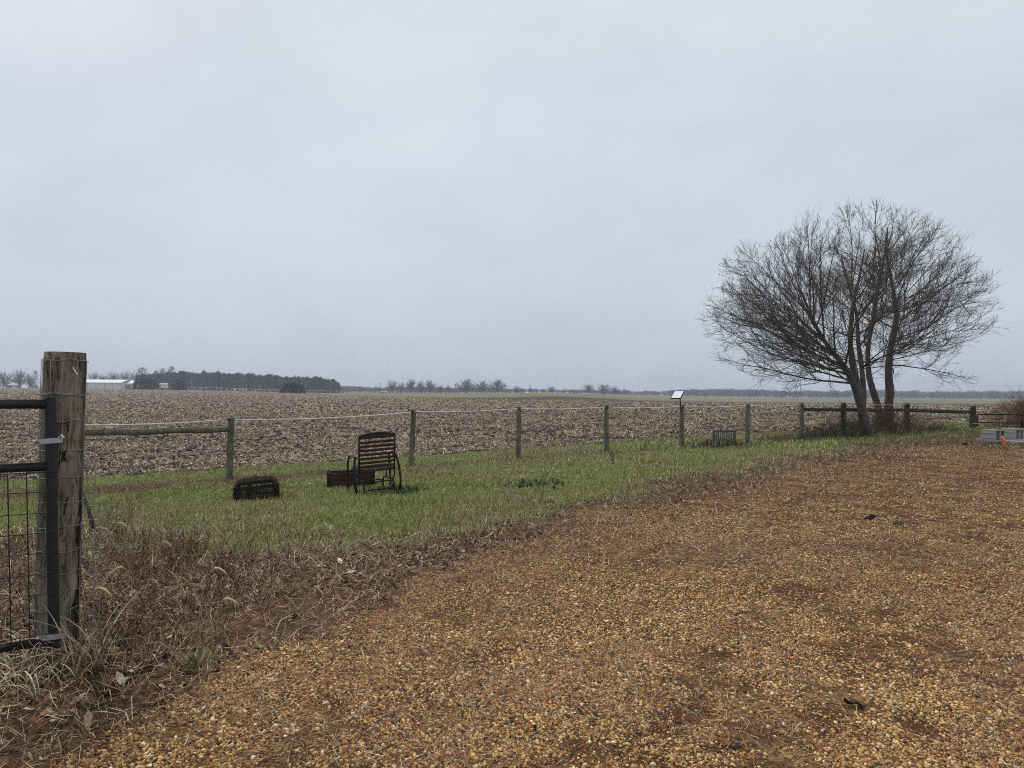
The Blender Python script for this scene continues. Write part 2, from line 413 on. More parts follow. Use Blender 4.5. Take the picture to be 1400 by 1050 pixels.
def stones(n, y0, y1, s0, s1, tv, tf, power=1.3, fi=0.01, fo=0.01):
    x, y = rand_view(n, y0, y1, power); x, y = keep(x, y, rng.random(n) < sm(y0-.01, y0+fi, y)*(1-sm(y1-fo, y1+.01, y)))
    n = len(x)
    g = zones(x, y)[0]
    pat = fnoise(x, y, .55, 31)*.45+fnoise(x, y, .17, 35)*.45+fnoise(x, y, 2.2, 38)*.25
    m = (g > .10+rng.random(n)*.75) & (rng.random(n) < np.clip((.75-pat)/.15, .12, 1))
    x, y = keep(x, y, m); k = len(x)
    s = np.clip(rng.lognormal(math.log(s0), .45, k), s0*.4, s1)
    S = np.stack([s*rng.uniform(.8, 1.25, k), s*rng.uniform(.65, 1, k), s*rng.uniform(.45, .75, k)], -1)
    e = np.stack([rng.normal(0, .35, k), rng.normal(0, .35, k), rng.uniform(0, 6.28, k)], -1)
    pos = np.stack([x, y, hgt(x, y)+S[:, 2]*rng.uniform(-.1, .55, k)], -1)
    # a few templates with knocked-about corners
    out = []
    gi = rng.integers(0, 6, k)
    C = pick(GPAL, k, .16, GW)
    for j in range(6):
        T = tv*(1+rng.normal(0, .20, (len(tv), 1))); mm = gi == j
        out.append(scatter(T, tf, pos[mm], e[mm], S[mm], C[mm]))
    return cat(out)
parts = [stones(560000, 2.3, 5.6, .0047, .013, IV, IF, 1.6, .01, 2.2), stones(500000, 3.4, 10.5, .0062, .014, OV, OF, 1.3, 2.2, 4.0), stones(280000, 6.5, 26, .0092, .019, OV, OF, 1.0, 4.0)]
V_, F_, C_ = cat(parts)
tag(mk('gravel', V_, F_, M_stone, color=C_), 'loose ochre and brown gravel stones covering the yard', 'gravel', kind='stuff')

# straw bits, needles and crumbs over the gravel
def litter(n, y0, y1, power, lo, hi, wd, pal, w, keepf, z=.012, arch=.5):
    x, y = rand_view(n, y0, y1, power); m = keepf(x, y, n); x, y = keep(x, y, m); k = len(x)
    pos = np.stack([x, y, hgt(x, y)+rng.uniform(.002, z, k)], -1)
    return blades(pos, rng.uniform(lo, hi, k), wd*rng.uniform(.6, 1.4, k), rng.uniform(1.1, 1.65, k), rng.uniform(0, 6.28, k), rng.normal(0, arch, k), pick(pal, k, .2, w), 2, .5)
STR = [(.42, .33, .19), (.55, .46, .31), (.25, .16, .09), (.20, .075, .03), (.09, .06, .04)]
def on_gravel(x, y, n):
    pat = fnoise(x, y, .9, 51)*.7+fnoise(x, y, .3, 53)*.3
    return (zones(x, y)[0] > .3) & (rng.random(n) < np.clip((pat-.40)/.12+.35*sm(9, 16, y), .10, 1))
lt = [litter(180000, 2.3, 7, 1.4, .015, .07, .0022, [(.34, .12, .05), (.22, .08, .04), (.46, .38, .25), (.08, .06, .05)], [5, 4, 4, 5], on_gravel, .014),
      litter(170000, 6, 24, 1.1, .03, .10, .005, [(.28, .12, .05), (.20, .10, .05), (.48, .40, .26), (.07, .05, .04)], [3, 3, 5, 4], on_gravel, .03)]
V_, F_, C_ = cat(lt)
tag(mk('needle_litter', V_, F_, M_bits, color=C_), 'fallen needles and straw scattered over the gravel yard', 'litter', kind='stuff')

# ------------------------------------------------------------------ grass
GREEN = [(.21, .285, .06), (.30, .36, .085), (.11, .175, .04), (.38, .39, .13), (.46, .40, .19), (.66, .57, .35)]
STRAW = [(.42, .33, .19), (.29, .20, .11), (.58, .49, .33), (.17, .105, .06), (.075, .048, .034), (.13, .15, .05)]
def lawn_blades(n, y0, y1, power, hlo, hhi, wd):
    x, y = rand_view(n, y0, y1, power)
    g, l, d, s, _, _ = zones(x, y)
    m = (l > .25+.3*rng.random(n)); x, y = keep(x, y, m); l = l[m]; k = len(x)
    pn = fnoise(x, y, 1.6, 61)
    v = fence_v(x, y)
    tall = fnoise(x, y, .7, 62)
    hh_ = rng.uniform(hlo, hhi, k)*(.35+1.6*tall**1.7)*np.where(v < 0, .8, 1)
    fr = np.clip(.23+(pn-.45)*1.9+(1-l)*.9, .05, .92)
    isdry = rng.random(k) < fr
    C = np.where(isdry[:, None], pick(STRAW[:4], k), pick(GREEN, k, .18, [6, 5, 5, 5, 2.6, 1.8]))
    pos = np.stack([x, y, hgt(x, y)-.005], -1)
    return blades(pos, hh_, wd*rng.uniform(.7, 1.4, k), rng.uniform(0, .6, k), rng.uniform(0, 6.28, k), rng.uniform(0, 1.3, k), C, 2)
lb = [lawn_blades(255000, 6.2, 12, 1.2, .03, .085, .006), lawn_blades(150000, 11.5, 19, 1.1, .04, .10, .009), lawn_blades(90000, 18.5, 31, 1, .07, .15, .014)]
V_, F_, C_ = cat(lb)
tag(mk('lawn_grass', V_, F_, M_bits, color=C_), 'short green grass of the lawn strip along the fence', 'grass', kind='stuff')

def dry_blades(n, y0, y1, power, hlo, hhi, wd, dens):
    x, y = rand_view(n, y0, y1, power); z = zones(x, y)
    v = fence_v(x, y)
    m = (z[2] > .3+.4*rng.random(n)) & (rng.random(n) < dens(x, y, v)) ; x, y = keep(x, y, m); v = v[m]; k = len(x)
    nearf = sm(1.3, .7, v) if False else 1-sm(.8, 1.6, v)
    yl = np.interp(x, *YL)
    edge = np.exp(-((y-yl+.3)/(.35+.05*y))**2)
    h_ = rng.uniform(hlo, hhi, k)*(.6+.9*fnoise(x, y, .8, 71))*(1+1.2*nearf*sm(-3, 4, x))
    grn = rng.random(k) < .12+.15*edge
    C = np.where(grn[:, None], pick([(.10, .12, .035), (.13, .14, .05)], k), pick(STRAW, k, .2, [5, 5, 3, 5, 3, 1]))
    fw = (rng.random(k) < nearf*.75); C = np.where(fw[:, None], pick([(.17, .115, .08), (.115, .075, .055), (.26, .19, .13)], k), C)
    pos = np.stack([x, y, hgt(x, y)-.005], -1)
    return blades(pos, h_, wd*rng.uniform(.6, 1.4, k), rng.uniform(0, .9, k), rng.uniform(0, 6.28, k), rng.uniform(-.2, 2.0, k), C, 3)
def dens_edge(x, y, v):
    yl = np.interp(x, *YL); d = (yl-y)/(.25+.09*y)
    cl = fnoise(x, y, .45, 72)
    e = np.exp(-(np.clip(d, 0, 9)/1.15)**2)
    e = np.where(v < 1.3, 1, e)
    left = np.clip((-1.3-x)/.8, 0, 1)*.45
    return np.clip(e+left+.10, 0, 1)*np.clip((cl-.25)*3, .1, 1)
db = [dry_blades(95000, 2.2, 7, 1.5, .03, .10, .0035, dens_edge), dry_blades(110000, 6.5, 14, 1.2, .03, .11, .006, dens_edge), dry_blades(100000, 13.5, 31, 1, .05, .14, .011, dens_edge)]
V_, F_, C_ = cat(db)
tag(mk('dry_grass', V_, F_, M_bits, color=C_), 'dry straw-coloured grass and dead weeds between lawn, gravel and fence', 'dry grass', kind='stuff')

def on_edge(x, y, n):
    yg = np.interp(x, *YG); g = zones(x, y)[0]; d = (yg-y)/(.3+.13*y); cl = fnoise(x, y, .5, 87)
    return (g > .2) & (rng.random(n) < np.clip(1.1-d*.55, .05, 1)*np.clip((cl-.36)*5, .06, 1))
# dead leaves and straw lying in the dry strip
LT = np.array([(-1, 0, 0), (-.45, -.42, .10), (-.45, .42, .16), (.35, -.40, .13), (.35, .40, .05), (1, 0, .12), (-.4, 0, -.05), (.4, 0, -.06)])
LF = np.array([(0, 1, 6), (0, 6, 2), (1, 3, 7), (1, 7, 6), (6, 7, 4), (6, 4, 2), (3, 5, 7), (7, 5, 4)])
def leaves(n, y0, y1, power, s0, s1, kf=None):
    x, y = rand_view(n, y0, y1, power); z = zones(x, y)
    cl = fnoise(x, y, .6, 81)
    m = (z[2] > .25) & (fence_v(x, y) > 1.5) & (rng.random(n) < np.clip((cl-.32)*4, .05, 1)); m = m if kf is None else kf(x, y, n); x, y = keep(x, y, m); k = len(x)
    s = rng.uniform(s0, s1, k)
    S = np.stack([s, s*rng.uniform(.6, 1.1, k), s*rng.uniform(.8, 2.2, k)], -1)
    e = np.stack([rng.normal(0, .5, k), rng.normal(0, .5, k), rng.uniform(0, 6.28, k)], -1)
    return scatter(LT, LF, np.stack([x, y, hgt(x, y)+rng.uniform(.004, .03, k)], -1), e, S, pick([(.24, .15, .095), (.38, .27, .18), (.11, .065, .045), (.02, .014, .012), (.62, .51, .38), (.25, .11, .055)], k, .2, [6, 5, 5, 7, 2.5, 1.5]))
def on_dry(x, y, n): return (zones(x, y)[2] > .2) & (fence_v(x, y) > 1.2)
V_, F_, C_ = cat([leaves(27000, 2.2, 7, 1.5, .008, .026), leaves(2600, 2.2, 7, 1.5, .026, .05), leaves(7000, 2.2, 8, 1.5, .010, .03), leaves(26000, 6, 20, 1.1, .014, .038), leaves(9000, 2.4, 9, 1.4, .006, .022, on_edge), leaves(9000, 8, 24, 1, .012, .03, on_edge)])
tag(mk('leaf_litter', V_, F_, M_bits, color=C_), 'brown curled dead leaves lying in the dry strip', 'leaf litter', kind='stuff')
V_, F_, C_ = cat([litter(50000, 2.2, 6.8, 1.5, .03, .14, .0035, STR, [5, 3, 5, 4, 3], on_dry, .05, .9), litter(40000, 6.5, 22, 1.1, .05, .16, .007, STR, [5, 3, 5, 3, 3], on_dry, .05, .9),
  litter(60000, 2.3, 9, 1.4, .02, .09, .003, STR, [4, 2, 5, 5, 6], on_edge, .025, .9), litter(60000, 8, 26, 1, .04, .13, .006, STR, [5, 3, 5, 4, 4], on_edge, .03, .9)])
tag(mk('straw_litter', V_, F_, M_bits, color=C_), 'dead straw and twigs lying tangled in the dry strip', 'straw', kind='stuff')

# ------------------------------------------------------------------ crop residue on the field
def chips(n, y0, y1, power, l0, l1, w0, w1, hz, wt=(6, 2.6, 6, 4, 3)):
    x, y = rand_view(n, y0, y1, power); z = zones(x, y)
    fv = fence_v(x, y)
    row = .5+.5*np.sin((y-.6*x)/1.166/.76*2*math.pi+1.5*fnoise(x, y, 4, 95))
    cl = fnoise(x*.55, (y-.6*x)*1.3, 1.6, 91)*.55+fnoise(x, y, .45, 94)*.35+row*.12
    m = (z[3] > .4) & (rng.random(n) < np.clip((cl-.43)*7+.3*sm(60, 120, y), .03, 1)); x, y = keep(x, y, m); k = len(x)
    pos = np.stack([x, y, hgt(x, y)+rng.uniform(0, hz, k)], -1)
    ln = rng.uniform(l0, l1, k); 
    return blades(pos, ln, rng.uniform(w0, w1, k), np.clip(rng.normal(1.42, .28, k), .2, 1.75), rng.uniform(0, 6.28, k), rng.normal(0, .35, k), pick([(.46, .37, .245), (.62, .54, .40), (.33, .24, .15), (.19, .13, .08), (.05, .036, .027)], k, .18, wt), 2, .7)
def clods(n, y0, y1, power, s0):
    x, y = rand_view(n, y0, y1, power); z = zones(x, y); m = z[3] > .5; x, y = keep(x, y, m); k = len(x)
    s = s0*rng.uniform(.5, 1.6, k)
    return scatter(OV, OF, np.stack([x, y, hgt(x, y)], -1), rng.uniform(-.5, .5, (k, 3))*np.array([1, 1, 6]), np.stack([s*1.3, s, s*.6], -1), pick([(.045, .034, .027), (.07, .05, .038), (.03, .024, .02)], k))
V_, F_, C_ = cat([chips(240000, 12.5, 24, 1.3, .04, .13, .011, .029, .03), chips(290000, 23, 50, 1.1, .07, .17, .018, .042, .04), chips(170000, 48, 120, 1, .12, .26, .035, .08, .05, (7, 3.4, 6, 2.5, 1.4)), chips(110000, 115, 330, 1, .2, .45, .08, .16, .06, (7, 3.2, 6, 2, 1))])
tag(mk('crop_residue', V_, F_, M_bits, color=C_), 'pale shredded corn stalks and husks strewn over the dark field', 'crop residue', kind='stuff')
V_, F_, C_ = cat([clods(9000, 12.5, 24, 1.3, .06), clods(12000, 23, 60, 1.1, .09), clods(8000, 60, 150, 1, .14)])
tag(mk('soil_clods', V_, F_, M_bits, color=C_), 'dark clods of turned soil between the corn residue', 'soil', kind='stuff')

# ------------------------------------------------------------------ near weeds by the gate
def arching(cx, cy, n, spread, hlo, hhi, w, pal, wts=None, seedheads=False, K=7, lean=(.05, .6), curl=(.8, 2.6)):
    x = cx+rng.normal(0, spread, n); y = cy+rng.normal(0, spread, n)
    pos = np.stack([x, y, hgt(x, y)-.01], -1)
    return blades(pos, rng.uniform(hlo, hhi, n), w*rng.uniform(.6, 1.4, n), rng.uniform(*lean, n), rng.uniform(0, 6.28, n), rng.uniform(*curl, n), pick(pal, n, .2, wts), K)
DRYP = [(.56, .46, .29), (.30, .22, .135), (.18, .12, .075), (.55, .47, .33)]
w_ = []
for _ in range(48):
    cx = rng.uniform(-4.3, -1.75); cy = rng.uniform(2.9, 6.2)
    if cx > -1.9 and cy < 3.3: continue
    if abs(cx/cy) > .84: continue
    w_.append(arching(cx, cy, int(rng.integers(14, 42)), .09, .08, .30, .0042, DRYP, [2, 4, 6, .7]))
for _ in range(20):
    cx = rng.uniform(-2.8, -.9); cy = rng.uniform(4.6, 6.6)
    w_.append(arching(cx, cy, int(rng.integers(8, 22)), .07, .06, .2, .004, DRYP, [3, 4, 4, 1]))
V_, F_, C_ = cat(w_)
tag(mk('weed_clumps', V_, F_, M_bits, color=C_), 'tangled dead grass and weeds around the foot of the gate', 'weeds', kind='stuff')

# reddish dead weed stems
def red_weed(cx, cy, h_, label):
    paths, rads, cols_ = [], [], []
    bz = H(cx, cy)
    def br(p, d, L, r, lv):
        k = 5; pts = [p]; dd = d.copy()
        for i in range(k-1):
            dd = dd+rng.normal(0, .16, 3); dd[2] += .05; dd /= np.linalg.norm(dd); pts.append(pts[-1]+dd*L/(k-1))
        pts = np.array(pts); paths.append(pts); rads.append(np.linspace(r, r*.4, k)); cols_.append(pick([(.13, .080, .052), (.22, .145, .09), (.07, .045, .03)], 1)[0])
        if lv < 2:
            for j in range(7 if lv == 0 else 4):
                t = rng.uniform(.15, .98); i = min(int(t*(k-1)), k-2); q = pts[i]+(pts[i+1]-pts[i])*(t*(k-1)-i)
                a = rng.uniform(0, 6.28); nd = d*.7+np.array([math.cos(a), math.sin(a), .4])*.7; nd /= np.linalg.norm(nd)
                br(q, nd, L*rng.uniform(.25, .5), r*.55, lv+1)
    for i in range(5):
        a = rng.uniform(0, 6.28); d = np.array([math.cos(a)*.35, math.sin(a)*.35, 1.0]); d /= np.linalg.norm(d)
        br(np.array([rng.normal(0, .03), rng.normal(0, .03), -.01]), d, h_*rng.uniform(.6, 1), .0028, 0)
    V1, F1, C1 = tubes_fast(paths, rads, cols_, 3)
    # small seed bracts on the twigs
    tp = np.vstack([p_[2:] for p_ in paths]); k = len(tp); tp = tp+rng.normal(0, .004, tp.shape)
    sV, sF, sC = scatter(OV, OF, tp, rng.uniform(0, 3, (k, 3)), np.tile(np.array([.0045, .0035, .007]), (k, 1))*rng.uniform(.5, 1.3, (k, 1)), pick([(.15, .065, .042), (.08, .04, .028), (.26, .17, .10)], k))
    root = empty('dead_weed', (cx, cy, bz), label=label, cat='weed', group='reddish dead weeds near the gate post')
    sF4 = np.concatenate([sF, sF[:, 2:3]], 1); bpy.data.objects.remove(root); quads = [tuple(f) for f in F1]+[tuple(f+len(V1)) for f in sF]; o = mk('dead_weed', np.vstack([V1, sV]), quads, M_bits, color=np.vstack([C1, sC])); o.location = (cx, cy, bz); tag(o, label, 'weed', 'reddish dead weeds near the gate post')
RW = [(185, 800, .46, 'reddish-brown dead weed nearest the right side of the gate post'), (163, 745, .62, 'tall thin reddish weed standing against the lawn edge right of the gate post'),
      (230, 790, .36, 'bushy red-brown dead weed in the middle of the weed patch'), (215, 840, .34, 'low red-brown weed between gate post and the green grass tuft'),
      (262, 770, .34, 'reddish weed at the back of the patch below the fire basket'), (150, 870, .32, 'short dark red weed closest to the foot of the gate post'),
      (300, 800, .26, 'small reddish weed farthest right in the weed patch'), (190, 890, .26, 'red-brown weed lowest in the patch beside the gravel edge')]
for px, py, h_, lb_ in RW:
    q = gp(px, py); red_weed(q[0], q[1], h_, lb_)
# more unlabelled weeds in one mass
paths, rads, cols_ = [], [], []
for _ in range(120):
    a = rng.uniform(-.80, -.30); yy = rng.uniform(3.2, 6.6); xx = a*yy
    if zones(np.array([xx]), np.array([yy]))[2][0] < .5: continue
    for _k in range(3):
        p0 = np.array([xx+rng.normal(0, .05), yy+rng.normal(0, .05), 0]); p0[2] = H(p0[0], p0[1])
        hh2 = rng.uniform(.08, .26); d = np.array([rng.normal(0, .5), rng.normal(0, .5), 1]); d /= np.linalg.norm(d)
        m_ = p0+d*hh2*.5; e_ = p0+d*hh2+np.array([rng.normal(0, .03), rng.normal(0, .03), 0])
        paths.append(bez(p0, m_, e_, 5)); rads.append(np.linspace(.0022, .001, 5)); cols_.append(pick([(.12, .05, .035), (.17, .10, .065), (.30, .22, .14)], 1)[0])
        for j in range(4):
            q = p0+d*hh2*rng.uniform(.3, .95); a2 = rng.uniform(0, 6.28)
            paths.append(np.array([q, q+np.array([math.cos(a2)*.02, math.sin(a2)*.02, .025]), q+np.array([math.cos(a2)*.035, math.sin(a2)*.035, .065])])); rads.append(np.array([.002, .003, .001])); cols_.append(pick([(.15, .09, .058), (.08, .05, .033), (.34, .25, .16)], 1)[0])
V_, F_, C_ = tubes_fast(paths, rads, cols_, 3)
tag(mk('weed_stems', V_, F_, M_bits, color=C_), 'thin brown dead weed stems standing through the dry strip by the gate', 'weeds', kind='stuff')

def clump(name, px, py, n, spread, hlo, hhi, w, pal, label, category, **k):
    q = gp(px, py); V1, F1, C1 = arching(q[0], q[1], n, spread, hlo, hhi, w, pal, **k)
    b = np.array([q[0], q[1], H(q[0], q[1])])
    o = mk(name, V1-b, F1, M_bits, color=C1); o.location = tuple(b); return tag(o, label, category)
clump('grass_tuft', 268, 918, 190, .035, .06, .17, .005, [(.20, .21, .07), (.14, .17, .05), (.36, .32, .15), (.40, .33, .2)], 'yellow-green grass tuft at the gravel edge right of the gate post', 'grass tuft', lean=(.1, 1.0), curl=(0, 1.0))
clump('grass_tuft', 395, 815, 110, .04, .05, .14, .005, [(.22, .20, .09), (.36, .30, .16), (.15, .15, .06)], 'thin olive grass tuft in the dry strip below the fire basket', 'grass tuft', lean=(.1, .9), curl=(0, 1.0))
clump('grass_clump', 25, 925, 260, .13, .16, .42, .006, DRYP, 'pale arching straw clump under the left gate at its hinge post', 'grass clump', lean=(.1, .7), curl=(1.6, 3.6))
clump('grass_clump', 118, 915, 60, .05, .16, .46, .0065, DRYP, 'tall straw blades arching against the right foot of the gate post', 'grass clump', lean=(.0, .5), curl=(.6, 2.4))
clump('grass_clump', 205, 830, 70, .06, .10, .24, .005, [(.3, .27, .17), (.2, .17, .09), (.12, .14, .05)], 'small pale arching clump amid the red weeds right of the gate post', 'grass clump', lean=(.3, 1.1), curl=(.5, 1.8))
for px, py, lb_ in [(1125, 742, 'faint green weed tuft on the gravel left of centre of the yard'), (845, 782, 'green weed tuft on the gravel at middle of the photo'), (1210, 747, 'small green weed tuft on the gravel below the dark clods'), (1090, 694, 'tiny green weed tuft at the back of the gravel yard')]:
    clump('weed_tuft', px, py, 90, .06, .015, .05, .010, [(.06, .10, .03), (.09, .12, .05), (.16, .15, .08)], lb_, 'weed tuft', lean=(.7, 1.5), curl=(0, .5), K=3)
for px, py, n_, sp, lb_ in [(548, 672, 260, .22, 'dark green leafy weed patch in the lawn right of the slatted chair'), (730, 664, 240, .26, 'dark green leafy weed patch in the lawn below the middle fence posts')]:
    clump('leafy_weed', px, py, n_, sp, .05, .16, .03, [(.025, .05, .018), (.04, .075, .025), (.06, .085, .03)], lb_, 'leafy weed', lean=(.3, 1.3), curl=(0, 1.0), K=3)
# dry stalk plant in the lawn and foxtails
def stalks(name, px, py, n, h_, r, pal, label, category, spread=.3, side=8, base=None, group=None):
    q = gp(px, py) if base is None else np.array(base, float); b = np.array([q[0], q[1], H(q[0], q[1])])
    paths, rads, cols_ = [], [], []
    for i in range(n):
        a = rng.uniform(0, 6.28); d = np.array([math.cos(a)*spread, math.sin(a)*spread, 1]); L = h_*rng.uniform(.55, 1)
        e_ = d*L; m_ = np.array([0, 0, L*.55]); P = bez(rng.normal(0, .03, 3)*np.array([1, 1, 0]), m_+rng.normal(0, .03, 3), e_, 7)
        paths.append(P); rads.append(np.linspace(r, r*.35, 7)); cols_.append(pick(pal, 1)[0])
        for j in range(side):
            t = rng.uniform(.3, 1); k = min(int(t*6), 5); s_ = P[k]+(P[k+1]-P[k])*(t*6-k); a2 = rng.uniform(0, 6.28); l2 = L*rng.uniform(.08, .28)
            paths.append(np.array([s_, s_+np.array([math.cos(a2)*.4, math.sin(a2)*.4, .5])*l2, s_+np.array([math.cos(a2)*.6, math.sin(a2)*.6, 1])*l2])); rads.append(np.array([r*.6, r*.6, r*.25])); cols_.append(pick(pal, 1)[0])
    V1, F1, C1 = tubes_fast(paths, rads, cols_, 3)
    o = mk(name, V1, F1, M_bits, color=C1); o.location = tuple(b); return tag(o, label, category, group)
stalks('dry_plant', 838, 636, 6, .30, .005, [(.06, .045, .035), (.10, .075, .055)], 'dark dead stalk plant standing in the lawn before the fence', 'dead plant', .35)
def foxtail(px, py, h_, azd, label):
    q = gp(px, py); b = np.array([q[0], q[1], H(q[0], q[1])]); d = np.array([math.cos(azd), math.sin(azd), 0])
    root = empty('foxtail_grass', b, label=label, cat='grass stalk', group='pale foxtail stalks near the gate')
    P = bez((0, 0, 0), (0, 0, h_*.8), d*h_*.22+np.array([0, 0, h_]), 10)
    V1, F1, C1 = tubes_fast([P], [np.linspace(.0028, .0018, 10)], [np.array([.42, .32, .18])], 4); mk('stem', V1, F1, M_bits, root, C1)
    P2 = bez(P[-1], P[-1]+d*.035+np.array([0, 0, .022]), P[-1]+d*.085+np.array([0, 0, -.035]), 9)
    V1, F1, C1 = tubes_fast([P2], [np.array([.002, .004, .006, .0065, .0065, .006, .005, .0035, .0015])], [np.array([.66, .52, .30])], 6)
    k = 160; ii = rng.integers(0, 8, k); bp = P2[ii]+rng.normal(0, .004, (k, 3))
    bb = blades(bp, rng.uniform(.010, .024, k), np.full(k, .0014), rng.uniform(0, 3, k), rng.uniform(0, 6.28, k), np.zeros(k), pick([(.58, .46, .27), (.48, .37, .2)], k), 1)
    V1, F1, C1 = cat([(V1, F1, C1), bb]); mk('seed_head', V1, F1, M_bits, root, C1)
FX = [(148, 770, .34, 0, 'foxtail with drooping tip nearest the brace stick'), (272, 862, .36, 0, 'tallest foxtail stalk standing above the green grass tuft'), (182, 830, .26, 3.4, 'foxtail curled to the left amid the red weeds'),
      (210, 790, .27, 0, 'foxtail with upturned tip at the back of the weed patch'), (290, 880, .24, .3, 'short foxtail by the gravel edge beside the grass tuft'), (108, 900, .36, 0, 'long foxtail bent over at the foot of the gate post')]
for a_ in FX: foxtail(*a_)

n_ = 120000; x, y = rand_view(n_, 2.6, 26, 1.1); m_ = on_edge(x, y, n_) & (fnoise(x, y, .35, 88) > .52); x, y = keep(x, y, m_); k = len(x)
V_, F_, C_ = blades(np.stack([x, y, hgt(x, y)-.004], -1), rng.uniform(.02, .07, k)*(1+.04*y), .0028*(1+.12*y)*rng.uniform(.6, 1.3, k), rng.uniform(.1, 1.3, k), rng.uniform(0, 6.28, k), rng.uniform(0, 1.6, k), pick(STRAW, k, .2, [5, 5, 2.5, 5, 3, 1.5]), 2)
tag(mk('creeping_grass', V_, F_, M_bits, color=C_), 'short dead grass creeping from the verge onto the gravel', 'dry grass', kind='stuff')
# dark scraps and stones on the gravel
def scrap(name, px, py, s, flat, colr, label, category, rough=.12, n=1, curl=False):
    q = gp(px, py); b = np.array([q[0], q[1], H(q[0], q[1])+.008])
    th = np.linspace(0, 2*math.pi, 15)[:-1]; V1 = []; 
    for i, ph in enumerate(np.linspace(-1.3, 1.3, 7)):
        for t in th: V1.append((math.cos(ph)*math.cos(t)*s, math.cos(ph)*math.sin(t)*s*.55, math.sin(ph)*s*flat))
    V1 = np.array(V1); V1 *= 1+rng.normal(0, rough, (len(V1), 1)); V1[:, 2] += .35*flat*s*np.sin(V1[:, 0]/s*3)+s*flat*.6
    F1 = [(i*14+j, i*14+(j+1) % 14, (i+1)*14+(j+1) % 14, (i+1)*14+j) for i in range(6) for j in range(14)]+[tuple(range(13, -1, -1)), tuple(range(84, 98))]
    if curl:
        nu, nv = 13, 7; V1 = []
        for side_ in (0, 1):
            for u_ in np.linspace(-1, 1, nu):
                wv = .42*(1-abs(u_)**2.6)+.05
                for v_ in np.linspace(-1, 1, nv):
                    V1.append((u_*s*(1+.06*v_), v_*wv*s, s*(.16*abs(v_)**1.5+.13*math.sin(u_*4+1)+.25*max(0, -u_-.45)+.10*v_*u_)+side_*.0016+s*.12+rng.normal(0, .008)*s))
        V1 = np.array(V1); m_ = nu*nv
        F1 = [(i*nv+j, i*nv+j+1, (i+1)*nv+j+1, (i+1)*nv+j) for i in range(nu-1) for j in range(nv-1)]
        F1 += [tuple(m_+q for q in f[::-1]) for f in F1]
    o = mk(name, V1, F1, M_bits, color=np.tile(np.array(colr, float), (len(V1), 1))*(1+rng.normal(0, .2, (len(V1), 1)))); o.location = tuple(b); o.rotation_euler = (rng.normal(0, .15), rng.normal(0, .15), rng.uniform(-.7, .2)); return tag(o, label, category)
scrap('bark_scrap', 1168, 968, .052, .28, (.010, .009, .008), 'black curled scrap lying on the gravel at the lower right', 'scrap', curl=True)
scrap('stone', 1006, 1030, .020, .5, (.05, .048, .045), 'dark grey stone on the gravel at the bottom edge', 'stone')
scrap('dead_leaf', 881, 876, .024, .35, (.06, .04, .03), 'small curled dark leaf on the gravel, centre of the photo', 'leaf', curl=True)
scrap('clod', 1190, 712, .068, .5, (.018, .015, .013), 'black soil clod at the back of the gravel yard, bigger one', 'clod')
scrap('clod', 1228, 718, .06, .3, (.04, .042, .04), 'flat grey clod right of the black clod on the gravel', 'clod')
scrap('clod', 1320, 609, .07, .6, (.02, .017, .015), 'dark lump in dry grass left of the concrete blocks', 'clod')
scrap('dead_leaf', 655, 941, .02, .3, (.03, .028, .024), 'small dark leaf on the gravel left of the bottom centre', 'leaf', curl=True)

# ------------------------------------------------------------------ fence
FP = [(316, 571, 314, .062), (565.5, 560, 562, .058), (709.5, 556, 708.5, .062), (829, 554, 829, .062), (932.5, 553.5, 931, .066), (1022, 552, 1022, .068), (1096, 551, 1096, .068), (1153, 550.5, 1153, .085), (1240, 551.5, 1240, .090), (1330, 555, 1330, .115)]
def fy(px):
    a = (px-700)/933.33; return 16.2/(1-.6*a)
fence = empty('fence', at(709.5, 625, fy(709)), label='wooden post fence with a white rope running between lawn and field', cat='fence')
fence.location = (0, 0, 0)
tops = []; bases = []
for k, (px, py, bx, r) in enumerate(FP):
    Yp = fy(px); T = at(px, py, Yp); Bp = at(bx, py+70, Yp); Bp[2] = H(Bp[0], Bp[1])-.12
    mb = MB(); n = 14; zz = [0, .25, .5, .75, .975, 1.0]
    mb.tube([Bp*(1-t)+T*t for t in zz], [r*1.04, r*1.02, r, r*.99, r*.98, r*.90], n)
    o = mb.build('post', M_fpost if k < 7 else M_fpost_dark, fence); tops.append(T); bases.append(Bp)
    if k >= 7: o['label'] = 'thicker dark post'
# corner post hidden behind the gate post
Tc = at(98, 580, 10.2); Bc = Tc.copy(); Bc[2] = H(Tc[0], Tc[1])-.1
MB().tube([Bc, Bc*.3+Tc*.7, Tc], [.07, .068, .066], 12).build('post', M_fpost, fence)
def rail(p0, p1, r, mat):
    P = arc(p0, p1, .012, 9); P += rng.normal(0, .005, P.shape)
    MB().tube(P, r*(1+rng.normal(0, .04, 9)), 10).build('rail', mat, fence, smooth=True)
rail(at(100, 591.5, 10.25), at(313, 586.5, fy(314)-.03), .053, M_fpost)
rail(at(1098, 559.5, fy(1098)), at(1151, 560, fy(1151)), .058, M_fpost_dark)
rail(at(1155, 560, fy(1155)), at(1238, 560.5, fy(1238)), .060, M_fpost_dark)
rail(at(1242, 560.5, fy(1242)), at(1328, 563, fy(1328)), .068, M_fpost_dark)
def rope(p0, p1, sag, r=.010): MB().tube(arc(p0, p1, sag, 16), r, 6).build('rope', M_rope, fence, smooth=True)
rope(at(99, 581, 10.2), at(302, 574, fy(314)-.1), .03)
rope(at(318, 573.5, fy(316)), at(563, 563.5, fy(564)), .05, .011)
for k in range(1, 9):
    a_, b_ = FP[k], FP[k+1]
    rope(at(a_[0], a_[1]+2.7-.1*k, fy(a_[0])-.05), at(b_[0], b_[1]+2.6-.1*k, fy(b_[0])-.05), .03 if k < 6 else .015, .010)
mb = MB()   # insulators
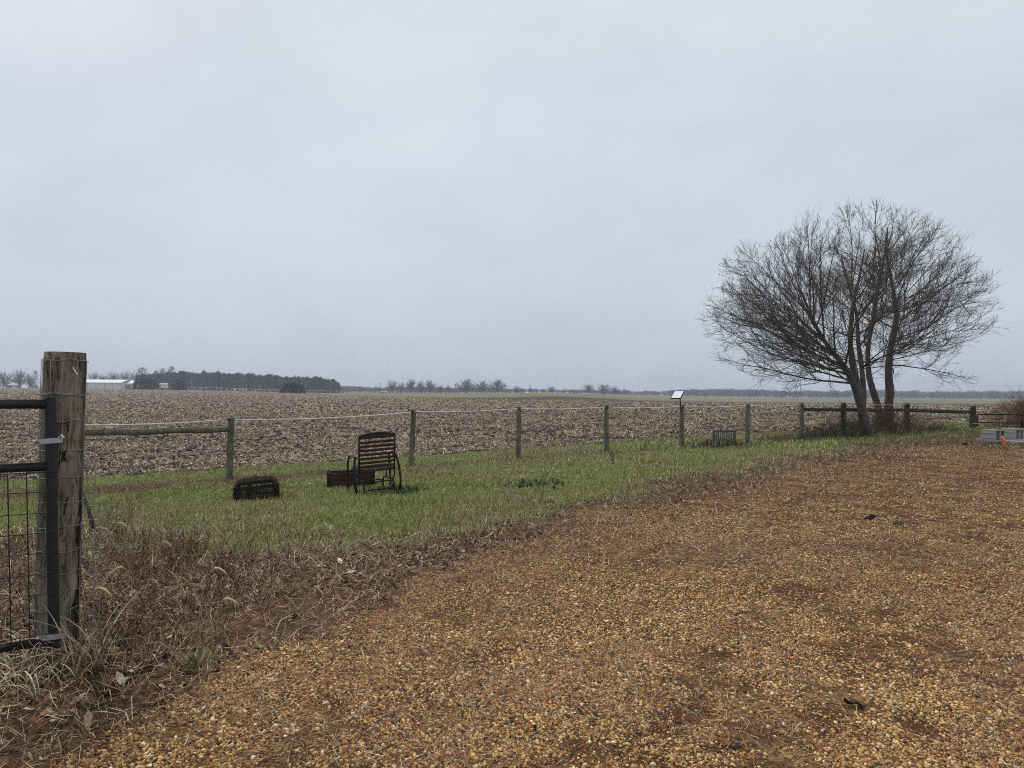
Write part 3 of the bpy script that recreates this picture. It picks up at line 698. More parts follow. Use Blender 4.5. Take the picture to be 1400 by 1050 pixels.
for k in range(0, 10):
    px, py, bx, r = FP[k]; q = at(px, py+2.6, fy(px)-.02); mb2 = MB(); mb2.box(q+np.array([0, -r-.012, 0]), (.03, .05, .035), bev=.006); mb2.build('insulator', M_blackmetal, fence)
# thin woven wire on the field side
mb = MB()
paths, rads, cols_ = [], [], []
for k in range(0, 9):
    A_, B_ = np.array(bases[k]), np.array(bases[k+1]); A_[2] += .17; B_[2] += .17
    off = np.array([-.05, .07, 0])
    L = np.linalg.norm(B_-A_); nv = int(L/.3)
    for j in range(nv):
        t = (j+.5)/nv; q = A_*(1-t)+B_*t+off; paths.append(np.array([q, q+np.array([0, 0, .45]), q+np.array([0, 0, .9])])); rads.append(.0016); cols_.append((.15, .15, .15))
    for z_ in (.02, .14, .28, .44, .62, .80, .9):
        paths.append(np.array([A_+off+[0, 0, z_], (A_+B_)/2+off+[0, 0, z_-.01], B_+off+[0, 0, z_]])); rads.append(.0018); cols_.append((.15, .15, .15))
V_, F_, C_ = tubes_fast(paths, rads, cols_, 3); mk('woven_wire', V_, F_, M_wire, fence)

# brace stick behind the gate post
q = gp(130, 727); e_ = at(108, 660, q[1]+.25)
o = MB().tube([q+np.array([0, 0, -.03]), (q+e_)/2+np.array([.01, 0, 0]), e_], [.024, .020, .017], 8).build('brace_stick', M_fpost_dark, smooth=True)
tag(o, 'dark leaning stick behind the right side of the gate post', 'stick')

# solar panel
root = empty('solar_panel', at(931.5, 556, fy(932)-.12), label='small solar panel on a thin bracket above the fence', cat='solar panel')
inv = np.array(root.location)
Yp = fy(932)-.1
c0 = at(930.5, 544.6, Yp)-inv; b1 = np.array([-.255, .15, -.004]); b2 = np.array([.205, .35, .212])
nrm = np.cross(b2, b1); nrm /= np.linalg.norm(nrm)
def slab(o_, a_, b_, n_, th):
    V1 = [o_, o_+a_, o_+a_+b_, o_+b_]; V1 = V1+[q-n_*th for q in V1]
    return np.array(V1), [(0, 1, 2, 3), (7, 6, 5, 4), (0, 4, 5, 1), (1, 5, 6, 2), (2, 6, 7, 3), (3, 7, 4, 0)]
mb = MB(); mb.add(*slab(c0, b1, b2, nrm, .022)); mb.build('frame', M_blackmetal, root)
mb = MB(); mb.add(*slab(c0+b1*.07+b2*.05+nrm*.003, b1*.86, b2*.90, nrm, .002)); mb.build('glass', M_panelglass, root)
MB().tube([np.array([.0, .0, -.16]), np.array([-.005, 0, -.05]), np.array([-.02, 0, .05]), c0+b1*.10+b2*.08], .016, 8).build('bracket', M_blackmetal, root)

# ------------------------------------------------------------------ gate post, gate
Yp = 3.6
gt = at(89.5, 482, Yp); gb = at(76.5, 905, Yp); gr = .096
gbz = H(gb[0], gb[1])
root = empty('gate_post', (gb[0], gb[1], gbz), label='thick weathered round wooden post wrapped in wire at the left gate', cat='post')
org = np.array([gb[0], gb[1], gbz]); topv = gt-org; lean = np.array([topv[0], topv[1], 0])/topv[2]
nseg, nr = 40, 64
V1 = []
for i in range(nseg+1):
    z = -.15+(topv[2]+.15)*i/nseg; t = np.arange(nr)*2*math.pi/nr
    rr = gr*(1+.012*np.sin(3*t+1)+.01*np.sin(2*t+z*2)+.02*(vnoise(t*9, np.full(nr, z*.9), 1, 5)-.5)-.022*(vnoise(t*14, np.full(nr, z*.6), 1, 6) > .86))*(1+.05*(1-i/nseg))
    if i == nseg: rr = rr*.985
    V1.append(np.stack([np.cos(t)*rr, np.sin(t)*rr, np.full(nr, z)], -1)+lean*max(z, 0))
V1 = np.vstack(V1); F1 = [(i*nr+j, i*nr+(j+1) % nr, (i+1)*nr+(j+1) % nr, (i+1)*nr+j) for i in range(nseg) for j in range(nr)]
o = mk('post', V1, F1+[tuple(nseg*nr+j for j in range(nr))], M_gpost, root)
for pl in o.data.polygons: pl.use_smooth = len(pl.vertices) == 4
# wire wrap: horizontals round the post, verticals down it
def ring(z, wob=.006, r=.0017):
    t = np.linspace(0, 2*math.pi, 49); ph = rng.uniform(0, 6)
    P = np.stack([np.cos(t)*(gr*1.05+.004), np.sin(t)*(gr*1.05+.004), z+wob*np.sin(3*t+ph)+wob*.6*np.sin(7*t+ph*2)], -1)+lean*z
    return P
mb = MB()
Hh = topv[2]
pxz = lambda py: at(90, py, Yp-.1)[2]-gbz
for py in (492, 538, 539.5, 576, 616, 654, 688, 722, 756, 786, 812, 838, 862): mb.tube(ring(pxz(py), .004), .0019, 5)
for th in (-2.75, -2.15, -1.62, -1.05, -.45, .1):
    z = np.linspace(pxz(862), pxz(492), 34); wv = .03*np.sin(z*9+th*3)
    P = np.stack([np.cos(th+wv)*(gr*1.05+.006), np.sin(th+wv)*(gr*1.05+.006), z], -1)+lean[None]*z[:, None]
    mb.tube(P, .0016, 5)
mb.build('wire_wrap', M_wire, root, smooth=True)
# loose wire edge hanging right of the post
mb = MB()
for off, s_ in ((.155, 0), (.185, 1.7)):
    z = np.linspace(pxz(905), pxz(612 if s_ == 0 else 690), 40); P = np.stack([off+.004*np.sin(z*22+s_)+0*z, .05+.01*np.sin(z*5+s_), z], -1)+lean[None]*z[:, None]*.6
    mb.tube(P, .0024, 5)
for z in np.linspace(.05, pxz(640), 14): mb.tube([np.array([.10, .02, z]), np.array([.15, .05, z+.004]), np.array([.19, .05, z-.004])], .0016, 4)
mb.build('loose_wire', M_wire, root, smooth=True)
q0 = at(99.5, 502.5, Yp-.125)-org; q1 = at(106, 512.5, Yp-.125)-org
MB().tube([q0, q1], .0028, 6).build('staple', M_white, root)

gdir = np.array([-.84, -.54, 0.]); 
gS = at(71, 700, 3.44)
root = empty('tube_gate', (gS[0], gS[1], H(gS[0], gS[1])), label='dark tubular gate with wire mesh hinged on the left post', cat='gate')
org2 = np.array([gS[0], gS[1], H(gS[0], gS[1])])
def zt(py): return at(71, py, 3.44)[2]-org2[2]
zt_top, zb = zt(543.5), zt(886)
ztr, zmr = zt(552.5), zt(637.5)
sr = .0255
st_lean = (at(71, 545, 3.44)-at(76.5, 880, 3.44)); st_lean = st_lean/st_lean[2]; st_lean[2] = 0
def S(z): return st_lean*(z-zt(700))
LG = 3.3
MB().tube([S(zb)+[0, 0, zb], S(zt_top)+[0, 0, zt_top]], sr, 20).build('stile', M_paint, root, smooth=False)
MB().tube([S(zb)+gdir*LG+[0, 0, zb], S(zt_top)+gdir*LG+[0, 0, zt_top]], sr, 20).build('stile', M_paint, root)
for z in (ztr, zmr): MB().tube([S(z)+[0, 0, z]+gdir*(sr*.5), S(z)+gdir*LG+[0, 0, z]], .0235 if z == ztr else .022, 18).build('rail', M_paint, root, smooth=True)
z = zb+.04; MB().tube([S(z)+[0, 0, z]+gdir*(sr*.5), S(z)+gdir*LG+[0, 0, z]], .021, 18).build('rail', M_paint, root, smooth=True)
paths, rads, cols_ = [], [], []
side = np.array([.54, -.84, 0])*-.0  # mesh lies in the gate plane, wire ends lap the stile in front
fr = np.array([.54, -.84, 0])*(sr+.003)
for k in range(int(LG/.075)):
    dd = .10+k*.075
    paths.append(np.array([S(zmr)+gdir*dd+fr*.9+[0, 0, zmr-.03], S(0)+gdir*dd+fr*.9+[0, 0, zb-.0]])); rads.append(.0028); cols_.append((1, 1, 1))
zc = zmr-.02
for py in (643.5, 669.5, 698, 725, 752, 780, 807, 833.5, 862):
    z = zt(py)-.004; paths.append(np.array([S(z)+fr+[0, 0, z]-gdir*.018, S(z)+fr+gdir*1.0+[0, 0, z], S(z)+fr+gdir*LG+[0, 0, z]])); rads.append(.0027); cols_.append((1, 1, 1))
V_, F_, C_ = tubes_fast(paths, rads, cols_, 6); mk('wire_mesh', V_, F_, M_paint, root)
# hinge straps
for py, nm in ((603, 0), (868, 1)):
    z = zt(py); hb = MB()
    t = np.linspace(-math.pi, 0, 14)
    c0 = S(z)+[0, 0, z]
    def strip(P, hgt_, mbx, th=.004):
        P = np.array(P); n_ = len(P); T = np.gradient(P, axis=0); Nn = np.stack([T[:, 1], -T[:, 0], 0*T[:, 0]], -1); Nn /= np.linalg.norm(Nn, axis=1)[:, None]
        V2 = []
        for i in range(n_):
            for a_ in (0, th):
                for b_ in (-hgt_/2, hgt_/2): V2.append(P[i]+Nn[i]*a_+[0, 0, b_])
        F2 = []
        for i in range(n_-1):
            a_ = i*4; b_ = a_+4
            F2 += [(a_, b_, b_+1, a_+1), (a_+2, a_+3, b_+3, b_+2), (a_, a_+2, b_+2, b_), (a_+1, b_+1, b_+3, a_+3)]
        F2 += [(0, 1, 3, 2), (n_*4-4, n_*4-2, n_*4-1, n_*4-3)]
        mbx.add(V2, F2)
    right = np.array([1, .10, 0]); 
    P = [c0+np.array([-.050, -.036, 0]), c0+np.array([-.033, -.038, 0]), c0+np.array([-.022, -.040, .0]), c0+np.array([.0, -.042, .002]), c0+np.array([.025, -.040, .004]), c0+np.array([.05, -.030, .006]), c0+np.array([.075, -.022, .009])]
    strip(P, .026, hb); ho = hb.build('hinge_strap', M_zinc, root)
    bo = MB(); q = c0+np.array([-.047, -.048, 0]); bo.tube([q+[0, .02, 0], q+[0, 0, 0]], .011, 6); bo.tube([q+[0, .0, 0], q+[0, -.010, 0]], [.008, .006], 12); bo.tube([q+[0, .09, 0], q], .0045, 8); bo.build('bolt', M_zinc, ho)
    if nm == 0:
        q = c0+np.array([.072, -.028, .026]); bo = MB(); bo.tube([q+[-.010, 0, -.010], q+[0, 0, 0.004], q+[.013, 0, -.008]], .007, 8); bo.build('hook', M_zinc, ho)

# ------------------------------------------------------------------ slatted chair
q = gp(512, 672)
chair = empty('garden_chair', (q[0], q[1], H(q[0], q[1])-.015), (R(-1), R(-3.4), R(27)), 'dark metal garden chair with brown slats, back turned, on the lawn', 'chair')
tl = math.tan(R(11))   # back leans toward the camera (-y)
def bk(x, z): return np.array([x, -.22-(z-.40)*tl, z])
wB = .285
mb = MB()
for s_ in (-1, 1): mb.tube([bk(s_*wB, .36), bk(s_*wB, .6), bk(s_*wB, .93)], .014, 8)
mb.tube([bk(wB*x, .93+.045*(1-x*x)) for x in np.linspace(-1, 1, 13)], .012, 8)
mb.tube([bk(-wB, .375), bk(wB, .375)], .013, 8)
mb.build('back_frame', M_blackmetal, chair, smooth=True)
mb = MB(); rotx = (-R(11)*-1, 0, 0)
nS = 8
for i in range(1, nS):
    z = .405+i*.0645; mb.box(bk(0, z-.025), (wB*2-.01, .016, .041), (R(11), 0, 0), .004)
V1 = []; xs_ = np.linspace(-wB+.005, wB-.005, 17)   # arched crest slat
for yo in (-.008, .008):
    for x_ in xs_: V1.append(bk(x_, .885)+[0, yo, 0])
    for x_ in xs_: V1.append(bk(x_, .93+.043*(1-(x_/wB)**2))+[0, yo, 0])
n_ = 17; F1 = []
for i in range(n_-1):
    F1 += [(i, i+1, n_+i+1, n_+i), (2*n_+i, 3*n_+i, 3*n_+i+1, 2*n_+i+1), (i, 2*n_+i, 2*n_+i+1, i+1), (n_+i, n_+i+1, 3*n_+i+1, 3*n_+i)]
mb.add(V1, F1); mb.build('backrest', M_slat, chair)
mb = MB()
for i in range(7): mb.box((0, -.17+i*.066, .395+.012*i*.3), (wB*2-.01, .045, .016), None, .004)
mb.build('seat', M_slat, chair)
mb = MB()
for s_ in (-1, 1): mb.tube([np.array([s_*wB, -.21, .375]), np.array([s_*wB, .05, .375]), np.array([s_*wB, .27, .39])], .013, 8)
mb.tube([(-wB, .27, .39), (wB, .27, .39)], .013, 8); mb.build('seat_frame', M_blackmetal, chair, smooth=True)
for s_ in (-1, 1):
    mb = MB(); xx = s_*(wB+.042)
    mb.box((xx, .02, .605), (.045, .42, .02), None, .006); mb.tube([(xx, -.18, .595), (s_*wB, -.25, .58)], .010, 8)
    mb.build('armrest', M_blackmetal, chair)
    mb = MB()
    mb.tube(np.vstack([bez((xx, -.17, .60), (xx+s_*.05, -.24, .40), (xx+s_*.035, -.26, .16), 9), [(xx+s_*.015, -.25, .02)]]), .018, 8); mb.build('leg', M_blackmetal, chair, smooth=True)
    mb = MB(); mb.tube(bez((xx, .22, .60), (xx+s_*.045, .30, .3), (xx+s_*.02, .27, .02), 9), .017, 8); mb.build('leg', M_blackmetal, chair, smooth=True)
    mb = MB(); mb.tube(bez((s_*(wB-.005), -.20, .37), (s_*(wB+.01), -.21, .25), (s_*(wB-.02), -.16, .20), 6), .010, 8)
    mb.tube([(s_*(wB-.005), .2, .38), (s_*(wB-.02), .18, .2)], .010, 8); mb.build('swing_arm', M_blackmetal, chair, smooth=True)
    # glider base loop: runs front to back low, bends down at the ends
    mb = MB(); x2 = s_*(wB-.045)
    mb.tube(np.vstack([[(x2, -.30, .0)], bez((x2, -.30, .10), (x2, -.30, .22), (x2, -.20, .22), 6), bez((x2, .2, .22), (x2, .32, .22), (x2, .32, .10), 6), [(x2, .32, 0)]]), .014, 8); mb.build('base_frame', M_blackmetal, chair, smooth=True)
for y_, z_ in ((-.285, .205), (-.30, .085), (.31, .16)):
    x2 = wB-.045; MB().tube(np.vstack([bez((-x2, y_, z_-.03), (-x2+.02, y_, z_), (-x2+.10, y_, z_), 5), bez((x2-.10, y_, z_), (x2-.02, y_, z_), (x2, y_, z_-.03), 5)]), .010, 8).build('crossbar', M_blackmetal, chair, smooth=True)

# rusty box planter behind the chair
q = gp(449.5, 667); 
root = empty('planter_box', (q[0], q[1], H(q[0], q[1])-.02), (R(0), R(-1.5), R(14)), 'low rusty brown box standing in the grass behind the chair', 'planter box')
L_, Wd, Hb = .74, .40, .26
mb = MB()
for y_ in (0, Wd):
    for i in range(2): mb.box((L_/2, y_, .065+i*.132), (L_, .028, .126), None, .004)
mb.build('side_board', M_rust, root)
mb = MB()
for x_ in (0.012, L_-.012):
    for i in range(2): mb.box((x_, Wd/2, .065+i*.132), (.028, Wd-.034, .124), None, .004)
mb.build('end_board', M_rust, root)
for x_ in (-.004, L_+.004):
    for y_ in (-.006, Wd+.006): MB().box((x_, y_, .135), (.045, .045, .275), None, .004).build('corner_trim', M_fire, root)
MB().box((L_/2, Wd/2, .10), (L_-.06, Wd-.06, .14), None, .01).build('soil_fill', M_rust, root)

# fire basket: rounded square box of pierced steel with a domed mesh lid
q = gp(343, 684)
root = empty('fire_basket', (q[0], q[1]+.25, H(q[0], q[1])-.01), (R(2), R(-4.5), R(20)), 'dark pierced metal fire basket with domed mesh lid lying on the lawn', 'fire basket')
root.scale = (.94, .94, .94)
Wf, Hf, rc = .335, .235, .07
outl = []
for cx, cy, a0 in ((1, -1, -math.pi/2), (1, 1, 0), (-1, 1, math.pi/2), (-1, -1, math.pi)):
    for t in np.linspace(0, math.pi/2, 5): outl.append((cx*(Wf-rc)+rc*math.cos(a0+t), cy*(.27-rc)+rc*math.sin(a0+t)))
outl = np.array(outl); nO = len(outl)
def band(mb, z0, z1, gr_=0.0, th=.006):
    V2 = []
    for sc_ in (1+gr_, 1+gr_-th/.3):
        for z in (z0, z1): V2 += [(p_[0]*sc_, p_[1]*sc_, z) for p_ in outl]
    F2 = []
    for i in range(nO):
        j = (i+1) % nO
        F2 += [(i, j, nO+j, nO+i), (2*nO+i, 3*nO+i, 3*nO+j, 2*nO+j), (i, 2*nO+i, 2*nO+j, j), (nO+i, nO+j, 3*nO+j, 3*nO+i)]
    mb.add(V2, F2)
mb = MB(); band(mb, 0, .05); band(mb, Hf-.05, Hf); 
nb = 26
hs = (Wf-rc)*2/nb
for sgn in (-1, 1):     # pierced front and back: lattice strips leave square holes
    for i in range(nb+1): mb.box((-(Wf-rc)+i*hs, sgn*.267, Hf/2), (hs*.42, .005, Hf-.10), None)
    for k in range(1, 5): mb.box((0, sgn*.2668, .05+k*(Hf-.10)/5), ((Wf-rc)*2, .0065, .0095), None)
    mb.box((-(Wf-rc)*.42, sgn*.2666, Hf/2), (.05, .007, Hf-.1)); 
    for i in range(14): mb.box((sgn*.332, -(.27-rc)+i*(2*(.27-rc)/13), Hf/2), (.005, .02, Hf-.10), None)
for i in range(nO):     # corner strips
    p_ = outl[i]; 
    if abs(p_[0]) > Wf-rc-.001 and abs(p_[1]) > .27-rc-.001: mb.box((p_[0]*.992, p_[1]*.992, Hf/2), (.02, .02, Hf-.098), (0, 0, math.atan2(p_[1], p_[0])))
mb.build('basket', M_fire, root)
mb = MB(); band(mb, Hf+.002, Hf+.016, .012, .02); mb.build('rim', M_fire, root)
mb = MB(); band(mb, .001, .006, -.03, .2); MB().box((0, 0, .02), (Wf*1.85, .5, .012), None, .004).build('tray', M_fire, root)
paths, rads, cols_ = [], [], []
def dome(u_, w_2): return np.array([u_*(Wf-.02), w_2*.25, Hf+.012+.085*math.sqrt(max(0, (1-u_**4)*(1-w_2**4)))])
for k in np.linspace(-.97, .97, 34): paths.append(np.array([dome(k, t) for t in np.linspace(-1, 1, 13)])); rads.append(.0022); cols_.append((1, 1, 1))
for k in np.linspace(-.97, .97, 26): paths.append(np.array([dome(t, k) for t in np.linspace(-1, 1, 13)])); rads.append(.0022); cols_.append((1, 1, 1))
V_, F_, C_ = tubes_fast(paths, rads, cols_, 4); mk('mesh_lid', V_, F_, M_fire, root)
mb = MB()
for k in (-.9, -.3, .3, .9): mb.tube([dome(k, t) for t in np.linspace(-1, 1, 11)], .006, 6)
mb.build('lid_rib', M_fire, root, smooth=True)
for s_ in (-1, 1):
    MB().tube([(s_*.335, -.05, Hf-.05), (s_*.375, -.03, Hf-.045), (s_*.375, .03, Hf-.045), (s_*.335, .05, Hf-.05)], .006, 6).build('handle', M_fire, root, smooth=True)
MB().tube([dome(.0, 0)+[-.04, 0, -.005], dome(0, 0)+[-.03, 0, .03], dome(0, 0)+[.03, 0, .03], dome(0, 0)+[.04, 0, -.005]], .005, 6).build('handle', M_fire, root, smooth=True)

# slatted wooden garden bench by the fence
q = at(990, 607, 18.9); root = empty('garden_bench', (q[0], q[1], H(q[0], q[1])-.03), (0, 0, R(12)), 'weathered grey slatted bench half hidden in weeds by the fence', 'bench')
mb = MB(); mb.box((0, 0, .50), (.68, .035, .05), None, .006); mb.box((0, 0, .26), (.64, .03, .04), None, .005); mb.build('back_frame', M_greyslat, root)
mb = MB()
for i in range(11): mb.box((-.29+i*.058, .0, .375), (.027, .018, .205), None, .003)
mb.build('backrest', M_greyslat, root)
mb = MB()
for i in range(5): mb.box((0, .06+i*.075, .245), (.66, .055, .018), None, .003)
mb.build('seat', M_greyslat, root)
for x_ in (-.325, .325):
    for y_, h_ in ((0, .52), (.36, .24)): MB().box((x_, y_+.001, h_/2), (.042, .042, h_), None, .005).build('leg', M_greyslat, root)

# ------------------------------------------------------------------ right side: black gate, blocks, pad, toy
q = at(1336, 590, 26.4); g0 = np.array([q[0], q[1], H(q[0], q[1])])
root = empty('field_gate', g0, (0, 0, R(-3)), 'black tubular field gate behind the concrete blocks at the right', 'gate')
tz = at(1350, 566.5, 26.4)[2]-g0[2]; LG2 = 3.6
rr_ = .10
loop = np.vstack([[(0, 0, .12)], bez((0, 0, tz-rr_), (0, 0, tz), (rr_, 0, tz), 6), bez((LG2-rr_, 0, tz), (LG2, 0, tz), (LG2, 0, tz-rr_), 6), [(LG2, 0, .12)], [(0, 0, .12)]])
MB().tube(loop, .026, 8).build('gate_frame', M_blackmetal, root, smooth=True)
for z in (tz-.32, tz-.60): MB().tube([(0, 0, z), (LG2, 0, z)], .022, 8).build('rail', M_blackmetal, root, smooth=True)
for x_ in (1.66, 2.9): MB().tube([(x_, 0, .12), (x_, 0, tz)], .026, 8).build('upright', M_blackmetal, root, smooth=True)
MB().tube([(-.17, -.06, tz-.36), (-.08, -.1, tz-.38), (.02, -.03, tz-.34), (.22, -.03, tz-.35)], .014, 6).build('latch_chain', M_zinc, root, smooth=True)

pad_c = at(1392, 604, 20.2)
zpad = H(pad_c[0], pad_c[1])+.03
o = MB().box((0, 0, -.03), (2.6, 1.5, .10), None, .01).build('concrete_pad', M_conc); o.location = (pad_c[0]+.65, pad_c[1]+.15, zpad); o.rotation_euler = (0, 0, R(2)); tag(o, kind='structure')
zt_pad = zpad+.02
def hollow_block(px, Yb, ang, label):
    b = at(px, 600, Yb); root = empty('concrete_block', (b[0], b[1], zt_pad), (0, 0, ang), label, 'concrete block', 'hollow concrete blocks at the right edge')
    Lb, Wb, Hb = .44, .37, .33; t_ = .033; bm_ = MB()
    bm_.box((-Lb/2, Wb/2, Hb-t_/2), (Lb, Wb, t_), None, .006); bm_.box((-Lb/2, Wb/2, t_/2), (Lb, Wb, t_), None, .006)
    for y_ in (t_/2, Wb/2, Wb-t_/2): bm_.box((-Lb/2-.003, y_, Hb/2), (Lb-.006, t_, Hb-2*t_+.001), None, .004)
    for z_ in (.10, .235): bm_.box((-Lb/2, -.006, z_), (Lb-.01, .016, .03), None, .004)
    bm_.box((-Lb+.03, Wb/2, Hb/2), (.03, Wb-t_-.004, Hb-2*t_), None)
    bm_.build('shell', M_conc, root)
    return root
# local +x end shows the two cores; corner nearest the camera at the origin
hollow_block(1361.5, 19.3, R(-73), 'hollow concrete block with an orange toy leaning on it')
hollow_block(1389, 20.0, R(-70), 'hollow concrete block at the right edge of the photo, behind the first')
b = at(1374.5, 603, 18.95)
root = empty('plastic_toy', (b[0], b[1], H(b[0], b[1])+.03), (0, 0, .3), 'orange and yellow plastic piece leaning against the first concrete block', 'toy')
MB().tube([(0, 0, .02), (-.02, .02, .10), (-.055, .06, .235)], [.045, .042, .030], 10).build('tube_body', M_orange, root, smooth=True)
mb = MB(); mb.box((-.06, -.02, .02), (.13, .06, .02), (0, .2, .3), .008); mb.tube([(0, 0, .03), (-.05, -.02, .03), (-.11, -.03, -.01)], [.02, .018, .012], 8); mb.build('foot', M_yellow, root)
# dark log in the weeds right of the trees
q = at(1277, 586, 25.5); o = MB().tube([(-.35, 0, .06), (-.1, .03, .10), (.15, 0, .09), (.38, -.03, .05)], [.05, .085, .08, .04], 9).build('log', M_fpost_dark, smooth=True); o.location = (q[0], q[1], H(q[0], q[1])); tag(o, 'dark short log lying behind the fence right of the trees', 'log')

# ------------------------------------------------------------------ the bare trees
def tree(base, stems, limbs_n, cen, rad, name_label, seed, zmin=1.1, leafside=None, thick=1.0):
    g = np.random.default_rng(seed)
    root = empty('bare_tree', base, label=name_label, cat='tree')
    tk = MB()
    BC = [(.115, .098, .082), (.085, .072, .060), (.15, .132, .11)]
    paths, rads, cols_ = [], [], []
    cen = np.array(cen, float); rad = np.array(rad, float)
    def inside(p): return (((p-cen)/rad)**2).sum() 
    for P, r_ in stems:
        P = np.array(P, float); t = np.linspace(0, 1, len(P)); tt = np.linspace(0, 1, len(P)*5)
        PP = np.stack([np.interp(tt, t, P[:, i]) for i in range(3)], -1)
        ker = np.array([1, 2, 3, 2, 1])/9; 
        for i in range(3): PP[2:-2, i] = np.convolve(PP[:, i], ker, 'valid')
        rr2 = np.interp(tt, t, r_)*(1+g.normal(0, .035, len(tt)))
        tk.tube(PP, rr2, 12, c=(.085, .075, .062))
    def branch(p, d, L, r, lv, upb):
        k = (9, 7, 5, 4)[lv]; step = L/(k-1); pts = [p]; dd = d/np.linalg.norm(d)
        for i in range(k-1):
            f = i/(k-1)
            dd = dd+g.normal(0, (.085, .14, .17, .18)[lv], 3)+np.array([0, 0, upb*(.4+f)])
            dd /= np.linalg.norm(dd); q = pts[-1]+dd*step
            pts.append(q)
        pts = np.array(pts); 
        tip = (.006, .0034, .0024, .0019)[lv]*thick
        paths.append(pts); rads.append(np.maximum(np.linspace(r, tip, k), tip)); cols_.append(np.array(BC[g.integers(3)])*g.uniform(.8, 1.2))
        if lv == 3: return
        nb_ = (int(L/.25), int(L/.20), max(3, int(L/.12)))[lv]
        for j in range(nb_):
            t = g.uniform((.16, .12, .1)[lv], 1.0); i = min(int(t*(k-1)), k-2); q = pts[i]+(pts[i+1]-pts[i])*(t*(k-1)-i)
            e = inside(q)
            if e > 1.03: continue
            T = pts[i+1]-pts[i]; T /= np.linalg.norm(T)
            S_ = np.cross(T, g.normal(0, 1, 3)); S_ /= np.linalg.norm(S_)
            ang = g.uniform(R(22), R(48)); nd = T*math.cos(ang)+S_*math.sin(ang); nd[2] += .12
            room = max(0, 1-math.sqrt(e))*rad.mean()
            L2 = ((.35+.45*(1-t))*L*.72, (.3+.5*(1-t))*L*.75, g.uniform(.14, .40))[lv]*g.uniform(.6, 1.15)
            L2 = min(L2, room+.38)
            if q[2] < zmin+.4 and nd[2] < .1: nd[2] = .15
            branch(q, nd, L2, (r*(1-t*.75)*.5, .0052*thick, .0029*thick)[lv], lv+1, (.05, .07, .09)[lv])
    for (o_, tg) in limbs_n:
        o_ = np.array(o_, float); tg = np.array(tg, float); D = tg-o_; L = np.linalg.norm(D)
        d = D/L; d0 = d+np.array([0, 0, -.04 if d[2] < .75 else 0])
        branch(o_, d0, L*1.02, .036*thick*(L/4.5), 0, .022)
    tk.build('trunk', M_trunk, root, smooth=True)
    V1, F1, C1 = tubes_fast(paths, rads, cols_, 4)
    mk('crown', V1, F1, M_bark, root, C1)
    if leafside is not None:
        tips = np.array([p_[-1] for p_ in paths if leafside(p_[-1]) and inside(p_[-1]) > .72]); g.shuffle(tips); tips = tips[:420]; k = len(tips)
        s = g.uniform(.014, .030, k)
        V1, F1, C1 = scatter(LT, LF, tips, g.uniform(0, 6, (k, 3)), np.stack([s, s, s], -1), pick([(.05, .035, .025), (.09, .06, .04)], k)); tag(mk('dead_leaf', V1, F1, M_bits, root, C1), kind='stuff')
    return root
def fan(o_fn, cen, rad, dirs):
    out = []
    for (az, el) in dirs:
        d = np.array([math.cos(el)*math.cos(az), math.cos(el)*math.sin(az), math.sin(el)]); tg = np.array(cen)+d*np.array(rad)
        out.append((o_fn(az, el, tg), tg))
    return out
# front tree: trunk leans left, forks low
Yt = 23.0; tb = at(1184, 596, Yt); tb[2] = H(tb[0], tb[1])-.05
def L_(px, py, dy=0.0): return at(px, py, Yt+dy)-tb
stA = [L_(1187, 598), L_(1183, 580), L_(1179, 562), L_(1174, 543), L_(1166, 521, -.05), L_(1157, 505, -.1), L_(1146, 490, -.2), L_(1131, 472, -.3), L_(1115, 446, -.4), L_(1104, 420, -.4), L_(1094, 395, -.4)]
stB = [L_(1176, 548), L_(1171, 520, .1), L_(1165, 495, .2), L_(1162, 467, .2), L_(1164, 435, .3), L_(1168, 405, .3), L_(1176, 375, .4), L_(1182, 340, .4)]
stB2 = [L_(1180, 560), L_(1181, 535, .3), L_(1178, 500, .5), L_(1173, 468, .7), L_(1172, 430, .9), L_(1160, 390, 1.1), L_(1150, 350, 1.2)]
stems1 = [(stA, [.22, .175, .145, .13, .11, .095, .085, .07, .055, .042, .028]), (stB, [.12, .11, .10, .085, .07, .055, .038, .02]), (stB2, [.10, .092, .082, .07, .056, .04, .02])]
cen1 = L_(1170, 432); cen1 = np.array([cen1[0], .1, cen1[2]]); rad1 = np.array([4.95, 3.7, 3.6])
g_ = np.random.default_rng(5)
def on_stem(P, lo, hi, zf):
    P = np.array(P); i = lo+(hi-lo)*zf; k = min(int(i), len(P)-2); return P[k]+(P[k+1]-P[k])*(i-k)
limbs = []
for i in range(64):
    el = math.asin(-.40+1.38*((i+.5)/64)); az = i*2.39996+.4
    d = np.array([math.cos(el)*math.cos(az), math.cos(el)*math.sin(az), math.sin(el)]); tg = cen1+d*rad1*g_.uniform(.9, 1.02)*np.array([1, 1, 1.0 if d[2] < 0 else 1])
    if d[0] > .42: continue
    if tg[2] < 1.55: tg[2] = 1.55+g_.uniform(0, .4)
    zf = np.clip((math.sin(el)+.42)/1.4, 0, 1)
    left = d[0] < -.22
    st = stA if left else (stB if g_.random() < .6 else stB2)
    lo, hi = (3.3, 9.2) if st is stA else (1.0, 6.2) if st is stB else (1.0, 5.2)
    limbs.append((on_stem(st, lo, hi, min(1, zf*.85+g_.uniform(0, .12))), tg))
t1 = tree(tb, stems1, limbs, cen1, rad1, 'large bare tree in front of the fence, trunk leaning left', 21, leafside=lambda p_: p_[0] < .2)
